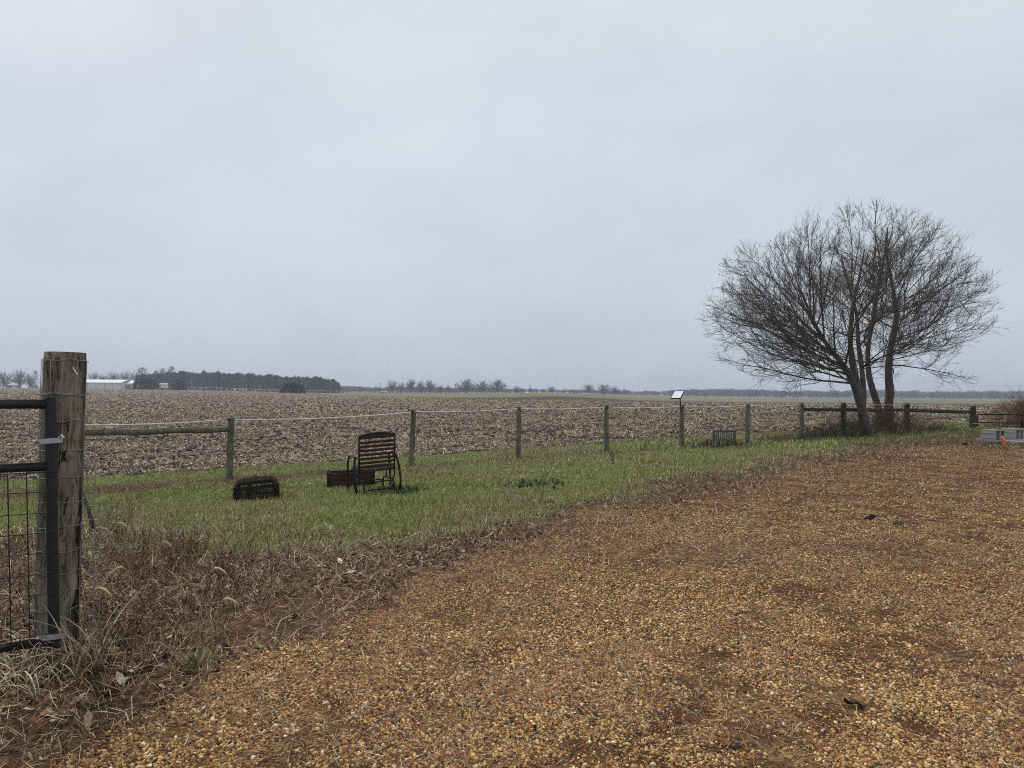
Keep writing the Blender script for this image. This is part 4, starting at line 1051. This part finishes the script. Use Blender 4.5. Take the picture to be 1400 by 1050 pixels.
# rear tree
Yt = 25.6; tb = at(1208, 588, Yt); tb[2] = H(tb[0], tb[1])-.05
stC = [L_(1217, 592), L_(1215, 570), L_(1215, 550), L_(1217, 535), L_(1215, 518), L_(1215, 500), L_(1217, 480), L_(1222, 455), L_(1226, 430), L_(1222, 400), L_(1216, 370), L_(1210, 340), L_(1214, 310)]
stD = [L_(1208, 592), L_(1203, 570), L_(1198, 548, .1), L_(1192, 530, .1), L_(1188, 515, .2), L_(1186, 495, .3), L_(1187, 470, .4), L_(1193, 440, .6), L_(1200, 400, .7), L_(1205, 360, .9), L_(1196, 320, 1)]
stems2 = [(stC, [.18, .165, .15, .155, .135, .12, .11, .11, .085, .065, .05, .035, .02]), (stD, [.15, .135, .125, .115, .105, .09, .08, .07, .05, .032, .018])]
cen2 = L_(1166, 432); cen2 = np.array([cen2[0], .1, cen2[2]]); rad2 = np.array([5.15, 3.7, 4.05])
limbs = []
for i in range(66):
    el = math.asin(-.42+1.40*((i+.5)/66)); az = i*2.39996+1.4
    d = np.array([math.cos(el)*math.cos(az), math.cos(el)*math.sin(az), math.sin(el)]); tg = cen2+d*rad2*g_.uniform(.9, 1.02)*np.array([1, 1, 1.0 if d[2] < 0 else 1])
    if d[0] < -.28: continue
    if tg[2] < 1.45: tg[2] = 1.45+g_.uniform(0, .4)
    zf = np.clip((math.sin(el)+.5)/1.5, 0, 1)
    st = stC if d[0] > .12 else stD
    lo, hi = (3.9, 11) if st is stC else (4, 9)
    limbs.append((on_stem(st, lo, hi, min(1, zf*.85+g_.uniform(0, .12))), tg))
limbs.append((stD[4], stD[4]+np.array([1.3, .2, .9])))
t2 = tree(tb, stems2, limbs, cen2, rad2, 'bare tree behind the fence rail, with two upright trunks', 33)

# brambles under the trees and the reddish bush
def bramble(px, Yb, n, sx, sy, h_, pal, label, category, name='shrub', r=.006, lean=.5, tw=7):
    b = at(px, 600, Yb); b[2] = H(b[0], b[1]); paths, rads, cols_ = [], [], []
    for i in range(n):
        x0 = rng.normal(0, sx); y0 = rng.normal(0, sy); z0 = H(b[0]+x0, b[1]+y0)-b[2]-.02
        L = h_*rng.uniform(.35, 1)*math.exp(-(x0/sx/2.2)**2); a = rng.uniform(0, 6.28); d = np.array([math.cos(a)*lean, math.sin(a)*lean, 1])
        p0 = np.array([x0, y0, z0]); e_ = p0+d*L*rng.uniform(.6, 1.1); e_[2] = z0+L*rng.uniform(.5, 1)
        P = bez(p0, p0+np.array([0, 0, L*.75]), e_, 7)+rng.normal(0, .012, (7, 3)); c_ = pick(pal, 1)[0]
        paths.append(P); rads.append(np.linspace(r, r*.4, 7)); cols_.append(c_)
        for j in range(tw):
            k = rng.integers(1, 6); a2 = rng.uniform(0, 6.28); l2 = L*rng.uniform(.1, .35)
            e2 = P[k]+np.array([math.cos(a2), math.sin(a2), rng.uniform(.2, 1.3)])*l2
            paths.append(np.array([P[k], (P[k]+e2)/2+rng.normal(0, .01, 3), e2])); rads.append(np.array([r*.5, r*.45, r*.3])); cols_.append(c_*rng.uniform(.8, 1.2))
    V1, F1, C1 = tubes_fast(paths, rads, cols_, 3); o = mk(name, V1, F1, M_bits, color=C1); o.location = tuple(b); return tag(o, label, category)
BP = [(.06, .042, .034), (.10, .068, .052), (.14, .10, .075), (.045, .035, .03)]
bramble(1120, 22.0, 150, .55, .35, .62, BP, 'dark bramble thicket at the left of the leaning tree', 'shrub')
bramble(1160, 22.8, 190, .5, .4, .85, BP, 'dark bramble thicket around the thick post left of the trunk', 'shrub')
bramble(1215, 24.0, 260, .75, .5, 1.25, BP+[(.16, .08, .055)], 'tangled brown brambles between the two bare trees', 'shrub')
bramble(1275, 25.4, 110, .7, .4, .55, BP, 'low bramble tangle right of the rear tree along the rail', 'shrub')
bramble(1075, 21.3, 90, .6, .3, .36, BP, 'low dead weeds around the post where the rails begin', 'shrub')
bramble(985, 19.2, 150, .65, .2, .34, BP+[(.2, .15, .11)], 'brown weeds growing through the slatted bench', 'shrub')
RP = [(.16, .085, .055), (.22, .12, .075), (.11, .06, .042), (.28, .19, .12)]
bramble(1408, 27.5, 260, .75, .5, 1.75, RP, 'reddish-brown bush behind the black gate at the right edge', 'shrub', r=.008, lean=.35, tw=14)
q = at(1194, 606, 21.6)
stalks('dry_plant', 0, 0, 3, .35, .006, [(.25, .2, .15)], 'thin pale stem standing before the brambles under the trees', 'dead plant', .12, 2, base=q)

# ------------------------------------------------------------------ far things
def far_bare(seed, nb=60, ntw=420, hh3=1.0, leafy=0.0, tw=.0045):
    """unit-height bare tree template: branches plus many thin twig slivers"""
    g = np.random.default_rng(seed); paths, rads, cols_ = [], [], []
    paths.append(np.array([(0, 0, 0), (.005, 0, .2), (0, .01, .45), (.01, 0, .75)])); rads.append(np.array([.022, .016, .010, .004])); cols_.append((1, 1, 1))
    ends = []
    for i in range(nb):
        z0 = g.uniform(.06, .6); a = g.uniform(0, 6.28); el = g.uniform(.25, 1.25)
        el = g.uniform(-.55, 1.4); tgt = np.array([0, 0, .50])+np.array([math.cos(a)*math.cos(el)*.42, math.sin(a)*math.cos(el)*.42, math.sin(el)*.48])*g.uniform(.6, 1.05); z0 = min(z0, tgt[2]*.8)
        p0 = np.array([0, 0, z0]); P = bez(p0, p0+(tgt-p0)*.5+[0, 0, -.03], tgt, 5); paths.append(P); rads.append(np.array([.008, .006, .0045, .003, .002])); cols_.append((1, 1, 1)); ends.append(P)
    V1, F1, C1 = tubes_fast(paths, rads, cols_, 3)
    E = np.array(ends).reshape(-1, 5, 3); i = g.integers(0, nb, ntw); k = g.integers(2, 5, ntw); pos = E[i, k]+g.normal(0, .01, (ntw, 3))
    out = pos-np.array([0, 0, .42]); 
    V2, F2, C2 = blades(pos, g.uniform(.06, .16, ntw), np.full(ntw, tw), g.uniform(0, 1.0, ntw), np.arctan2(out[:, 1], out[:, 0])+g.normal(0, .6, ntw), g.normal(0, .4, ntw), np.ones((ntw, 3)), 1, .5)
    L = [(V1, F1, C1), (V2, F2, C2)]
    if leafy:
        n_ = int(ntw*leafy); i = g.integers(0, nb, n_); k = g.integers(2, 5, n_); pos = E[i, k]+g.normal(0, .03, (n_, 3))
        L.append(blades(pos, g.uniform(.015, .035, n_), g.uniform(.015, .03, n_), g.uniform(0, 3, n_), g.uniform(0, 6.28, n_), np.zeros(n_), np.full((n_, 3), .85), 1, .8))
    return cat(L)
def far_pine(seed, n=650, slim=.2, h0=.12):
    g = np.random.default_rng(seed); 
    V1, F1, C1 = tubes_fast([np.array([(0, 0, 0), (0, 0, .5), (0, 0, 1.0)])], [np.array([.016, .01, .002])], [(.8, .6, .5)], 4)
    z = h0+(1-h0)*g.random(n)**.85; rr2 = slim*(1.02-z)**(.8 if seed != 7 else .5)*1.15*(.45+.9*vnoise(z*11, np.zeros(n), 1, seed))*np.sqrt(g.uniform(.1, 1, n)); a = g.uniform(0, 6.28, n)
    pos = np.stack([np.cos(a)*rr2, np.sin(a)*rr2, z], -1)
    sh = g.uniform(.6, 1.3, n)[:, None]*np.ones((n, 3))
    B = blades(pos, g.uniform(.035, .075, n), g.uniform(.012, .03, n), g.uniform(.9, 1.7, n), a+g.normal(0, .7, n), g.normal(-.3, .4, n), sh, 1, .4)
    return cat([(V1, F1, C1), B])
def place_far(tmpl, x, y, h_, w_=1.0, colr=(.1, .1, .1), name='tree', label=None, category='tree', group=None, rz=None):
    V1, F1, C1 = tmpl; 
    if not hasattr(place_far, 'cache'): place_far.cache = {}
    key = (id(V1), tuple(colr), name)
    if key not in place_far.cache:
        o = mk(name, V1, F1, M_bark, color=C1*np.array(colr)); place_far.cache[key] = o
    else:
        o = place_far.cache[key].copy(); col.objects.link(o)
        for k_ in list(o.keys()): del o[k_]
    o.location = (x, y, H(x, y)-.1); o.scale = (h_*w_, h_*w_, h_); o.rotation_euler = (0, 0, rng.uniform(0, 6.28) if rz is None else rz)
    return tag(o, label, category, group)
BT = [far_bare(s, 90, 1100, leafy=0, tw=.0065) for s in (1, 2, 3)]; BL = [far_bare(s, 80, 800, leafy=2.4, tw=.006) for s in (4, 5)]
PT = [far_pine(s) for s in (6, 7, 8)]
def px_tree(tm, px, ytop, ybase, Yd, wpx, colr, name, label, category='tree', group=None, wunit=.8):
    T = at(px, ytop, Yd); B_ = at(px, ybase, Yd); x, y = B_[0], B_[1]; h_ = T[2]-H(x, y)+.1
    w = wpx*Yd/933.33; return place_far(tm, x, y, h_, w/(h_*wunit), colr, name, label, category, group)
CB = (.085, .068, .060); CBR = (.105, .06, .045); CP = (.032, .060, .048); CJ = (.007, .009, .006)
# evergreen and bare trees on the left
GL = 'bare trees behind the long shed and field edge'
for px, yt, wp, lb_ in [(5, 508, 26, 'bare tree at the left edge of the photo, above the gate'), (27, 506, 26, 'slender bare tree above the gate, second from the left edge'), (40, 511, 20, 'bare tree just left of the small dark evergreen'),
                   (128, 508, 18, 'bare tree over the shed roof right beside the gate post'), (140, 512, 20, 'low rounded bare tree over the left half of the long shed'), (155, 508, 24, 'broad bare tree over the right half of the long shed'), (172, 507, 20, 'bare tree over the gap between the two sheds'), (184, 508, 16, 'bare tree beside the first tall pine')]:
    px_tree(BT[int(px) % 3], px, yt, 534, 372+px % 13, wp, CB, 'bare_tree', lb_, 'tree', GL)
px_tree(PT[0], 48, 507, 533, 335, 13, CJ, 'evergreen_tree', 'small dark evergreen just left of the gate post', wunit=.42)
# dark junipers
def bushy(seed, n=5200, ex=(.5, .5, .5)):
    g = np.random.default_rng(seed); d = g.normal(0, 1, (n, 3)); d /= np.linalg.norm(d, axis=1)[:, None]; d[:, 2] = np.abs(d[:, 2])
    lump = .72+.42*vnoise(np.arctan2(d[:, 1], d[:, 0])*2.2+9, d[:, 2]*3.5, 1, seed)
    r_ = g.uniform(.55, 1, n)**.5; pos = d*(r_*lump)[:, None]*np.array([.5, .5, 1.0])
    sh = g.uniform(.6, 1.5, n)[:, None]*np.ones((n, 3))
    return blades(pos, g.uniform(.03, .09, n), g.uniform(.015, .035, n), g.uniform(0, 1.2, n), np.arctan2(d[:, 1], d[:, 0]), g.normal(0, .4, n), sh, 1, .3)
BU = [bushy(s) for s in (1, 2, 3, 4)]
def px_bush(i, px, yt, yb, Yd, wp, label, colr=CJ):
    px_tree(BU[i], px, yt, yb, Yd, wp, colr, 'juniper_bush', label, 'bush', None, wunit=.92)
px_bush(0, 192, 517, 535, 285, 20, 'dark round bush touching the small white shed')
px_bush(1, 205, 518, 535, 288, 22, 'dark bush between the sheds and the white trailer')
px_bush(2, 244, 520, 535, 290, 19, 'olive-dark bush alone before the pine wood', (.034, .036, .022))
px_bush(3, 400, 523.5, 540, 245, 33, 'dark round bush standing alone at the end of the pine wood')
# pine wood: individual skyline pines plus the mass
for px, yt, wp, lb_ in [(194, 502.5, 30, 'tall pine at the left end of the wood'), (222, 504, 24, 'pointed pine above the white trailer'), (234, 501.5, 25, 'tallest dark pine standing over the wood'), (213, 507, 20, 'pine between the first and second tall pines')]:
    px_tree(PT[px % 3], px, yt, 534, 372, wp, CP, 'pine_tree', lb_, 'pine tree', 'tall pines at the left of the wood', wunit=.42)
Vs = []
n_ = 640
for i in range(n_):
    px = rng.uniform(186, 466); yd = rng.uniform(378, 470)
    yt = np.interp(px, [186, 230, 260, 300, 350, 400, 440, 455, 468], [512, 508, 508.5, 509.5, 511.5, 514.5, 516.5, 517.5, 522])+abs(rng.normal(0, 1.9))-(1.2 if rng.random() < .1 else 0)+max(0, (px-458)*.5)-5.5*(fnoise(np.array([px]), np.array([0.0]), 9, 17)[0]-.5)
    T = at(px, yt, yd); h_ = T[2]-H(T[0], T[1]); V1, F1, C1 = PT[i % 3]; a = rng.uniform(0, 6.28); c_, s_ = math.cos(a), math.sin(a); w = rng.uniform(.9, 1.7)
    x_ = (V1[:, 0]*c_-V1[:, 1]*s_)*h_*w+T[0]; y_ = (V1[:, 0]*s_+V1[:, 1]*c_)*h_*w+T[1]; z_ = V1[:, 2]*h_+H(T[0], T[1])
    Vs.append((np.stack([x_, y_, z_], -1), F1, C1*np.array(CP)*rng.uniform(.75, 1.35)*np.array([rng.uniform(.9, 1.3), 1, 1])))
V_, F_, C_ = cat(Vs); tag(mk('pine_wood', V_, F_, M_bark, color=C_), 'long dense pine wood on the horizon behind the field at the left', 'wood', kind='stuff')
# brush in front of the pine wood's foot and the far hedgerow and woods
def wood(name, label, pxs, yds, tops, n, colr, tm, wr=(.8, 1.5), kind='stuff', jit=1.2):
    Vs = []
    for i in range(n):
        px = rng.uniform(*pxs); yd = rng.uniform(*yds); yt = np.interp(px, *tops)+abs(rng.normal(0, jit))-2.6*(fnoise(np.array([px]), np.array([0.0]), 26, 7)[0]-.45)-(rng.exponential(.9) if rng.random() < .15 else 0)+(rng.uniform(3, 9) if i % 3 == 0 else 0); T = at(px, yt, yd); h_ = T[2]-H(T[0], T[1])
        if h_ < .3: continue
        V1, F1, C1 = tm[i % len(tm)]; a = rng.uniform(0, 6.28); c_, s_ = math.cos(a), math.sin(a); w = rng.uniform(*wr)
        x_ = (V1[:, 0]*c_-V1[:, 1]*s_)*h_*w+T[0]; y_ = (V1[:, 0]*s_+V1[:, 1]*c_)*h_*w+T[1]; z_ = V1[:, 2]*h_+H(T[0], T[1])-.2*h_*0
        Vs.append((np.stack([x_, y_, z_], -1), F1, C1*np.array(colr)*rng.uniform(.8, 1.25)))
    V_, F_, C_ = cat(Vs); return tag(mk(name, V_, F_, M_bark, color=C_), label, 'wood', kind=kind)
FB = [far_bare(s, 34, 260, tw=.011) for s in (11, 12, 13)]
wood('far_wood', 'hazy grey woods along the horizon behind the right half of the field', (820, 1480), (700, 930), ([820, 900, 950, 1020, 1060, 1120, 1200, 1280, 1340, 1480], [536, 534, 531.5, 532, 533.5, 534, 532.5, 534, 534.5, 533]), 1100, (.055, .050, .050), FB, (1.5, 2.8), jit=1.0)
wood('far_hedgerow', 'low hazy trees along the horizon across the middle of the photo', (462, 860), (640, 800), ([462, 500, 560, 640, 700, 760, 860], [526.5, 528, 529, 529, 530.5, 532, 533.5]), 800, (.055, .050, .048), FB, (1.4, 2.6), jit=1.0)
wood('field_edge_brush', 'brown brush along the foot of the pine wood', (190, 470), (345, 372), ([190, 470], [530, 534.5]), 130, (.10, .07, .055), FB, (2.0, 4.0), jit=.8)
wood('left_brush', 'low brown brush at the field edge behind the left gate', (-40, 118), (350, 400), ([-40, 10, 60, 118], [523, 525, 526, 528]), 90, (.09, .065, .055), FB, (1.6, 3.0), jit=1.5)
# middle trees
GM = 'bare trees on the horizon, middle of the photo'
for px, yt, yb, wp, cc, tm, lb_ in [
        (537, 521, 539, 17, CB, BT[0], 'grey bare tree right of the white farm trailer'), (549, 523, 539, 9, CB, BT[1], 'thin grey tree between two darker ones'), (562, 519.5, 539, 15, CBR, BL[0], 'round dark russet tree, first of the middle group'),
        (575, 521.5, 539, 11, CBR, BL[1], 'small russet tree in the middle group'), (588, 521, 539, 15, CBR, BL[0], 'dark russet tree at the right end of the middle group'), (602, 527, 539, 9, CB, BT[2], 'low grey tree after the middle group'), (613, 527.5, 539, 8, CB, BT[0], 'low round grey tree before the broad one'),
        (638, 519, 539, 25, CBR, BL[1], 'broad rounded russet tree right of the middle group'), (659, 521.5, 539, 15, CBR, BL[0], 'russet tree left half of the right-hand pair'), (680, 519.5, 539, 24, CBR, BL[1], 'wide russet tree with sloping right side'), (706, 528.5, 538.5, 10, CB, BT[1], 'small grey tree left of the striped pole'),
        (754, 529, 539, 11, CB, BT[2], 'small grey tree just beyond the grassy hill'), (804, 526.5, 543, 20, CB, BT[0], 'grey bare tree at the right foot of the hill'), (825, 525.5, 544, 18, CB, BT[1], 'tallest grey tree right of the hill'), (840, 529, 544.5, 12, CB, BT[2], 'smaller grey tree beside the tallest one')]:
    px_tree(tm, px, yt-1.2, yb, 455+(px*7) % 60, wp*1.22, cc, 'bare_tree', lb_, 'tree', GM)
# sheds
def shed(px0, px1, ytop, yeave, ybase, Yd, dep, name, label, doorpx=None):
    A_ = at(px0, ybase, Yd); B_ = at(px1, ybase, Yd); z0 = H(A_[0], A_[1])-.3; ze = at(px0, yeave, Yd)[2]; zr = at(px0, ytop, Yd+dep/2)[2]
    Lx = B_[0]-A_[0]; root = empty(name, (A_[0], A_[1], z0), label=label, cat='shed')
    he = ze-z0; hr = zr-z0
    MB().box((Lx/2, dep/2, he/2), (Lx, dep, he)).build('wall', M_white, root)
    V1 = np.array([(-.3, -.4, he-.02), (Lx+.3, -.4, he-.02), (Lx+.3, dep/2, hr), (-.3, dep/2, hr), (-.3, dep+.4, he-.02), (Lx+.3, dep+.4, he-.02)])
    V1 = np.vstack([V1, V1-[0, 0, .15]]); mk('roof', V1, [(0, 1, 2, 3), (3, 2, 5, 4), (7, 6, 9, 8), (8, 9, 10, 11), (0, 6, 7, 1), (4, 5, 11, 10), (1, 7, 8, 2), (2, 8, 11, 5), (0, 3, 9, 6), (3, 4, 10, 9)], M_roof, root)
    if doorpx:
        d0 = (doorpx[0]-px0)/(px1-px0)*Lx; d1 = (doorpx[1]-px0)/(px1-px0)*Lx
        MB().box(((d0+d1)/2, -.05, he*.38), (d1-d0, .08, he*.72)).build('door', M_door, root)
    mbx = MB()
    for i in range(int(Lx/4)+1): mbx.box((min(Lx-.1, i*4.0+.1), -.03, he/2), (.15, .06, he-.1))
    mbx.build('trim', M_door, root); return root
shed(96, 165, 518.5, 522.5, 532, 322, 12, 'long_shed', 'long low white metal shed behind the gate post')
shed(166, 181.5, 520, 524, 532, 326, 9, 'small_shed', 'small white shed with an open bay at the end of the long shed', (172, 179))
# trailer near dark bush
def trailer(px0, px1, yt, yb, Yd, label, group=None):
    A_ = at(px0, yb, Yd); B_ = at(px1, yb, Yd); z0 = H(A_[0], A_[1]); Lx = B_[0]-A_[0]; ht = at(px0, yt, Yd)[2]-z0
    root = empty('trailer', (A_[0], A_[1], z0), label=label, cat='trailer')
    MB().box((Lx/2, 1.2, .6+(ht-.6)/2), (Lx, 2.4, ht-.6), None, .25).build('body', M_white, root)
    MB().box((Lx*.3, -.02, ht*.62), (Lx*.22, .06, ht*.2)).build('window', M_door, root)
    for x_ in (.35, .55): MB().tube([(Lx*x_, -.03, .35), (Lx*x_, .25, .35)], .36, 14).build('wheel', M_blackmetal, root)
trailer(217.5, 226.5, 523.5, 531.5, 300, 'white trailer parked between two dark bushes')
trailer(520.5, 528.5, 535, 540, 430, 'small white trailer far off beside a dark pole')
# poles
for px, yt, yb, Yd, lb_, arms in [(520.5, 523, 538, 560, 'dark utility pole above the far white trailer', 1), (622.5, 524, 538, 560, 'utility pole left of the broad russet tree', 1), (724.5, 526, 538, 420, 'lone dark pole standing behind the grassy hill', 1), (262, 518.5, 534, 340, 'thin pale pole before the pine wood, left one', 0), (354.5, 526, 538, 320, 'thin pale pole before the pine wood, right one', 0)]:
    T = at(px, yt, Yd); z0 = H(T[0], T[1]); root = empty('utility_pole', (T[0], T[1], z0), label=lb_, cat='pole'); ht = T[2]-z0
    MB().tube([(0, 0, -.3), (0, 0, ht)], [.24, .17] if arms else [.12, .10], 8).build('pole', M_poleW if arms else M_wire, root)
    if arms: MB().box((0, -.2, ht-.8), (2.0, .12, .14)).build('crossarm', M_poleW, root)
# pale rail fence across the far field edge
root = empty('far_fence', (0, 0, 0), label='thin pale rail fence across the far field edge before the trees', cat='fence')
pts = []
for px, py, Yd in [(232, 529.3, 335), (262, 529.5, 333), (300, 530, 330), (354, 532.2, 325), (420, 533.8, 330), (500, 535.2, 360), (600, 536.5, 390), (690, 536.5, 400)]: pts.append(at(px, py, Yd))
MB().tube(pts, .07, 5).build('rail', M_zinc, root)
for k in range(len(pts)-1):
    for t in np.linspace(0, 1, 6)[:-1]:
        q = pts[k]*(1-t)+pts[k+1]*t; MB().tube([(q[0], q[1], H(q[0], q[1])-.2), tuple(q)], .05, 5).build('post', M_poleW, root)

# ------------------------------------------------------------------ haze
mh = bpy.data.materials.new('haze'); mh.use_nodes = True; nt = mh.node_tree; nt.nodes.clear()
out = nt.nodes.new('ShaderNodeOutputMaterial'); pv = nt.nodes.new('ShaderNodeVolumePrincipled')
pv.inputs['Color'].default_value = (.80, .88, 1.0, 1); pv.inputs['Density'].default_value = .00060; pv.inputs['Anisotropy'].default_value = .2
nt.links.new(pv.outputs[0], out.inputs['Volume'])
o = MB().box((0, 640, 10), (3000, 1480, 32)).build('haze', mh); tag(o, 'pale grey haze over the whole field', 'haze', kind='stuff')

# ------------------------------------------------------------------ sky and sun
w = bpy.data.worlds.new('World'); sc.world = w; w.use_nodes = True; nt = w.node_tree
bg = nt.nodes['Background']; sky = nt.nodes.new('ShaderNodeTexSky'); sky.sky_type = 'NISHITA'; sky.sun_disc = False
sky.sun_elevation = R(54); sky.sun_rotation = R(-50); sky.air_density = 1.5; sky.dust_density = 4
tc = nt.nodes.new('ShaderNodeTexCoord'); dirv = tc.outputs['Generated']
sep = nt.nodes.new('ShaderNodeSeparateXYZ'); nt.links.new(dirv, sep.inputs[0])
n1 = noise(nt, 2.1, dirv, 8, .6, .15, (1, 1, 2.0)); n2 = noise(nt, .7, dirv, 2, .5, 0, (1, 1, 1))
grad = ramp(nt, sep.outputs[2], [(0, (5.0, 5.5, 6.3)), (.12, (5.3, 5.8, 6.5)), (.3, (5.7, 6.15, 6.85)), (.55, (6.5, 6.85, 7.35)), (1, (7.6, 7.85, 8.2))])
cl = mix(nt, 1.0, grad, ramp(nt, n1, [(.28, (.90, .905, .92)), (.5, (1.0, 1.0, 1.005)), (.70, (1.09, 1.08, 1.07))]), 'MULTIPLY')
tint = mix(nt, 1.0, cl, ramp(nt, n2, [(.38, (1.02, .99, 1.01)), (.62, (.98, 1.005, 1.0))]), 'MULTIPLY')
fin = mix(nt, .06, tint, sky.outputs[0])
nt.links.new(fin, bg.inputs[0]); bg.inputs[1].default_value = .1
sl = bpy.data.lights.new('sun', 'SUN'); so = bpy.data.objects.new('sun', sl); col.objects.link(so)
sl.energy = 1.5; sl.angle = R(14); sl.color = (1, .96, .90)
el, az = R(54), R(-50)
dv = Vector((math.sin(az)*math.cos(el), math.cos(az)*math.cos(el), math.sin(el)))
so.rotation_euler = dv.to_track_quat('Z', 'Y').to_euler()
vs = sc.view_settings; vs.view_transform = 'Standard'; vs.look = 'None'; vs.gamma = 1; vs.exposure = .19
try: vs.use_curve_mapping = False
except Exception: pass
sc.cycles.volume_bounces = 0
sc.cycles.filter_width = 1.0
sc.cycles.use_denoising = False
sc.cycles.use_adaptive_sampling = False
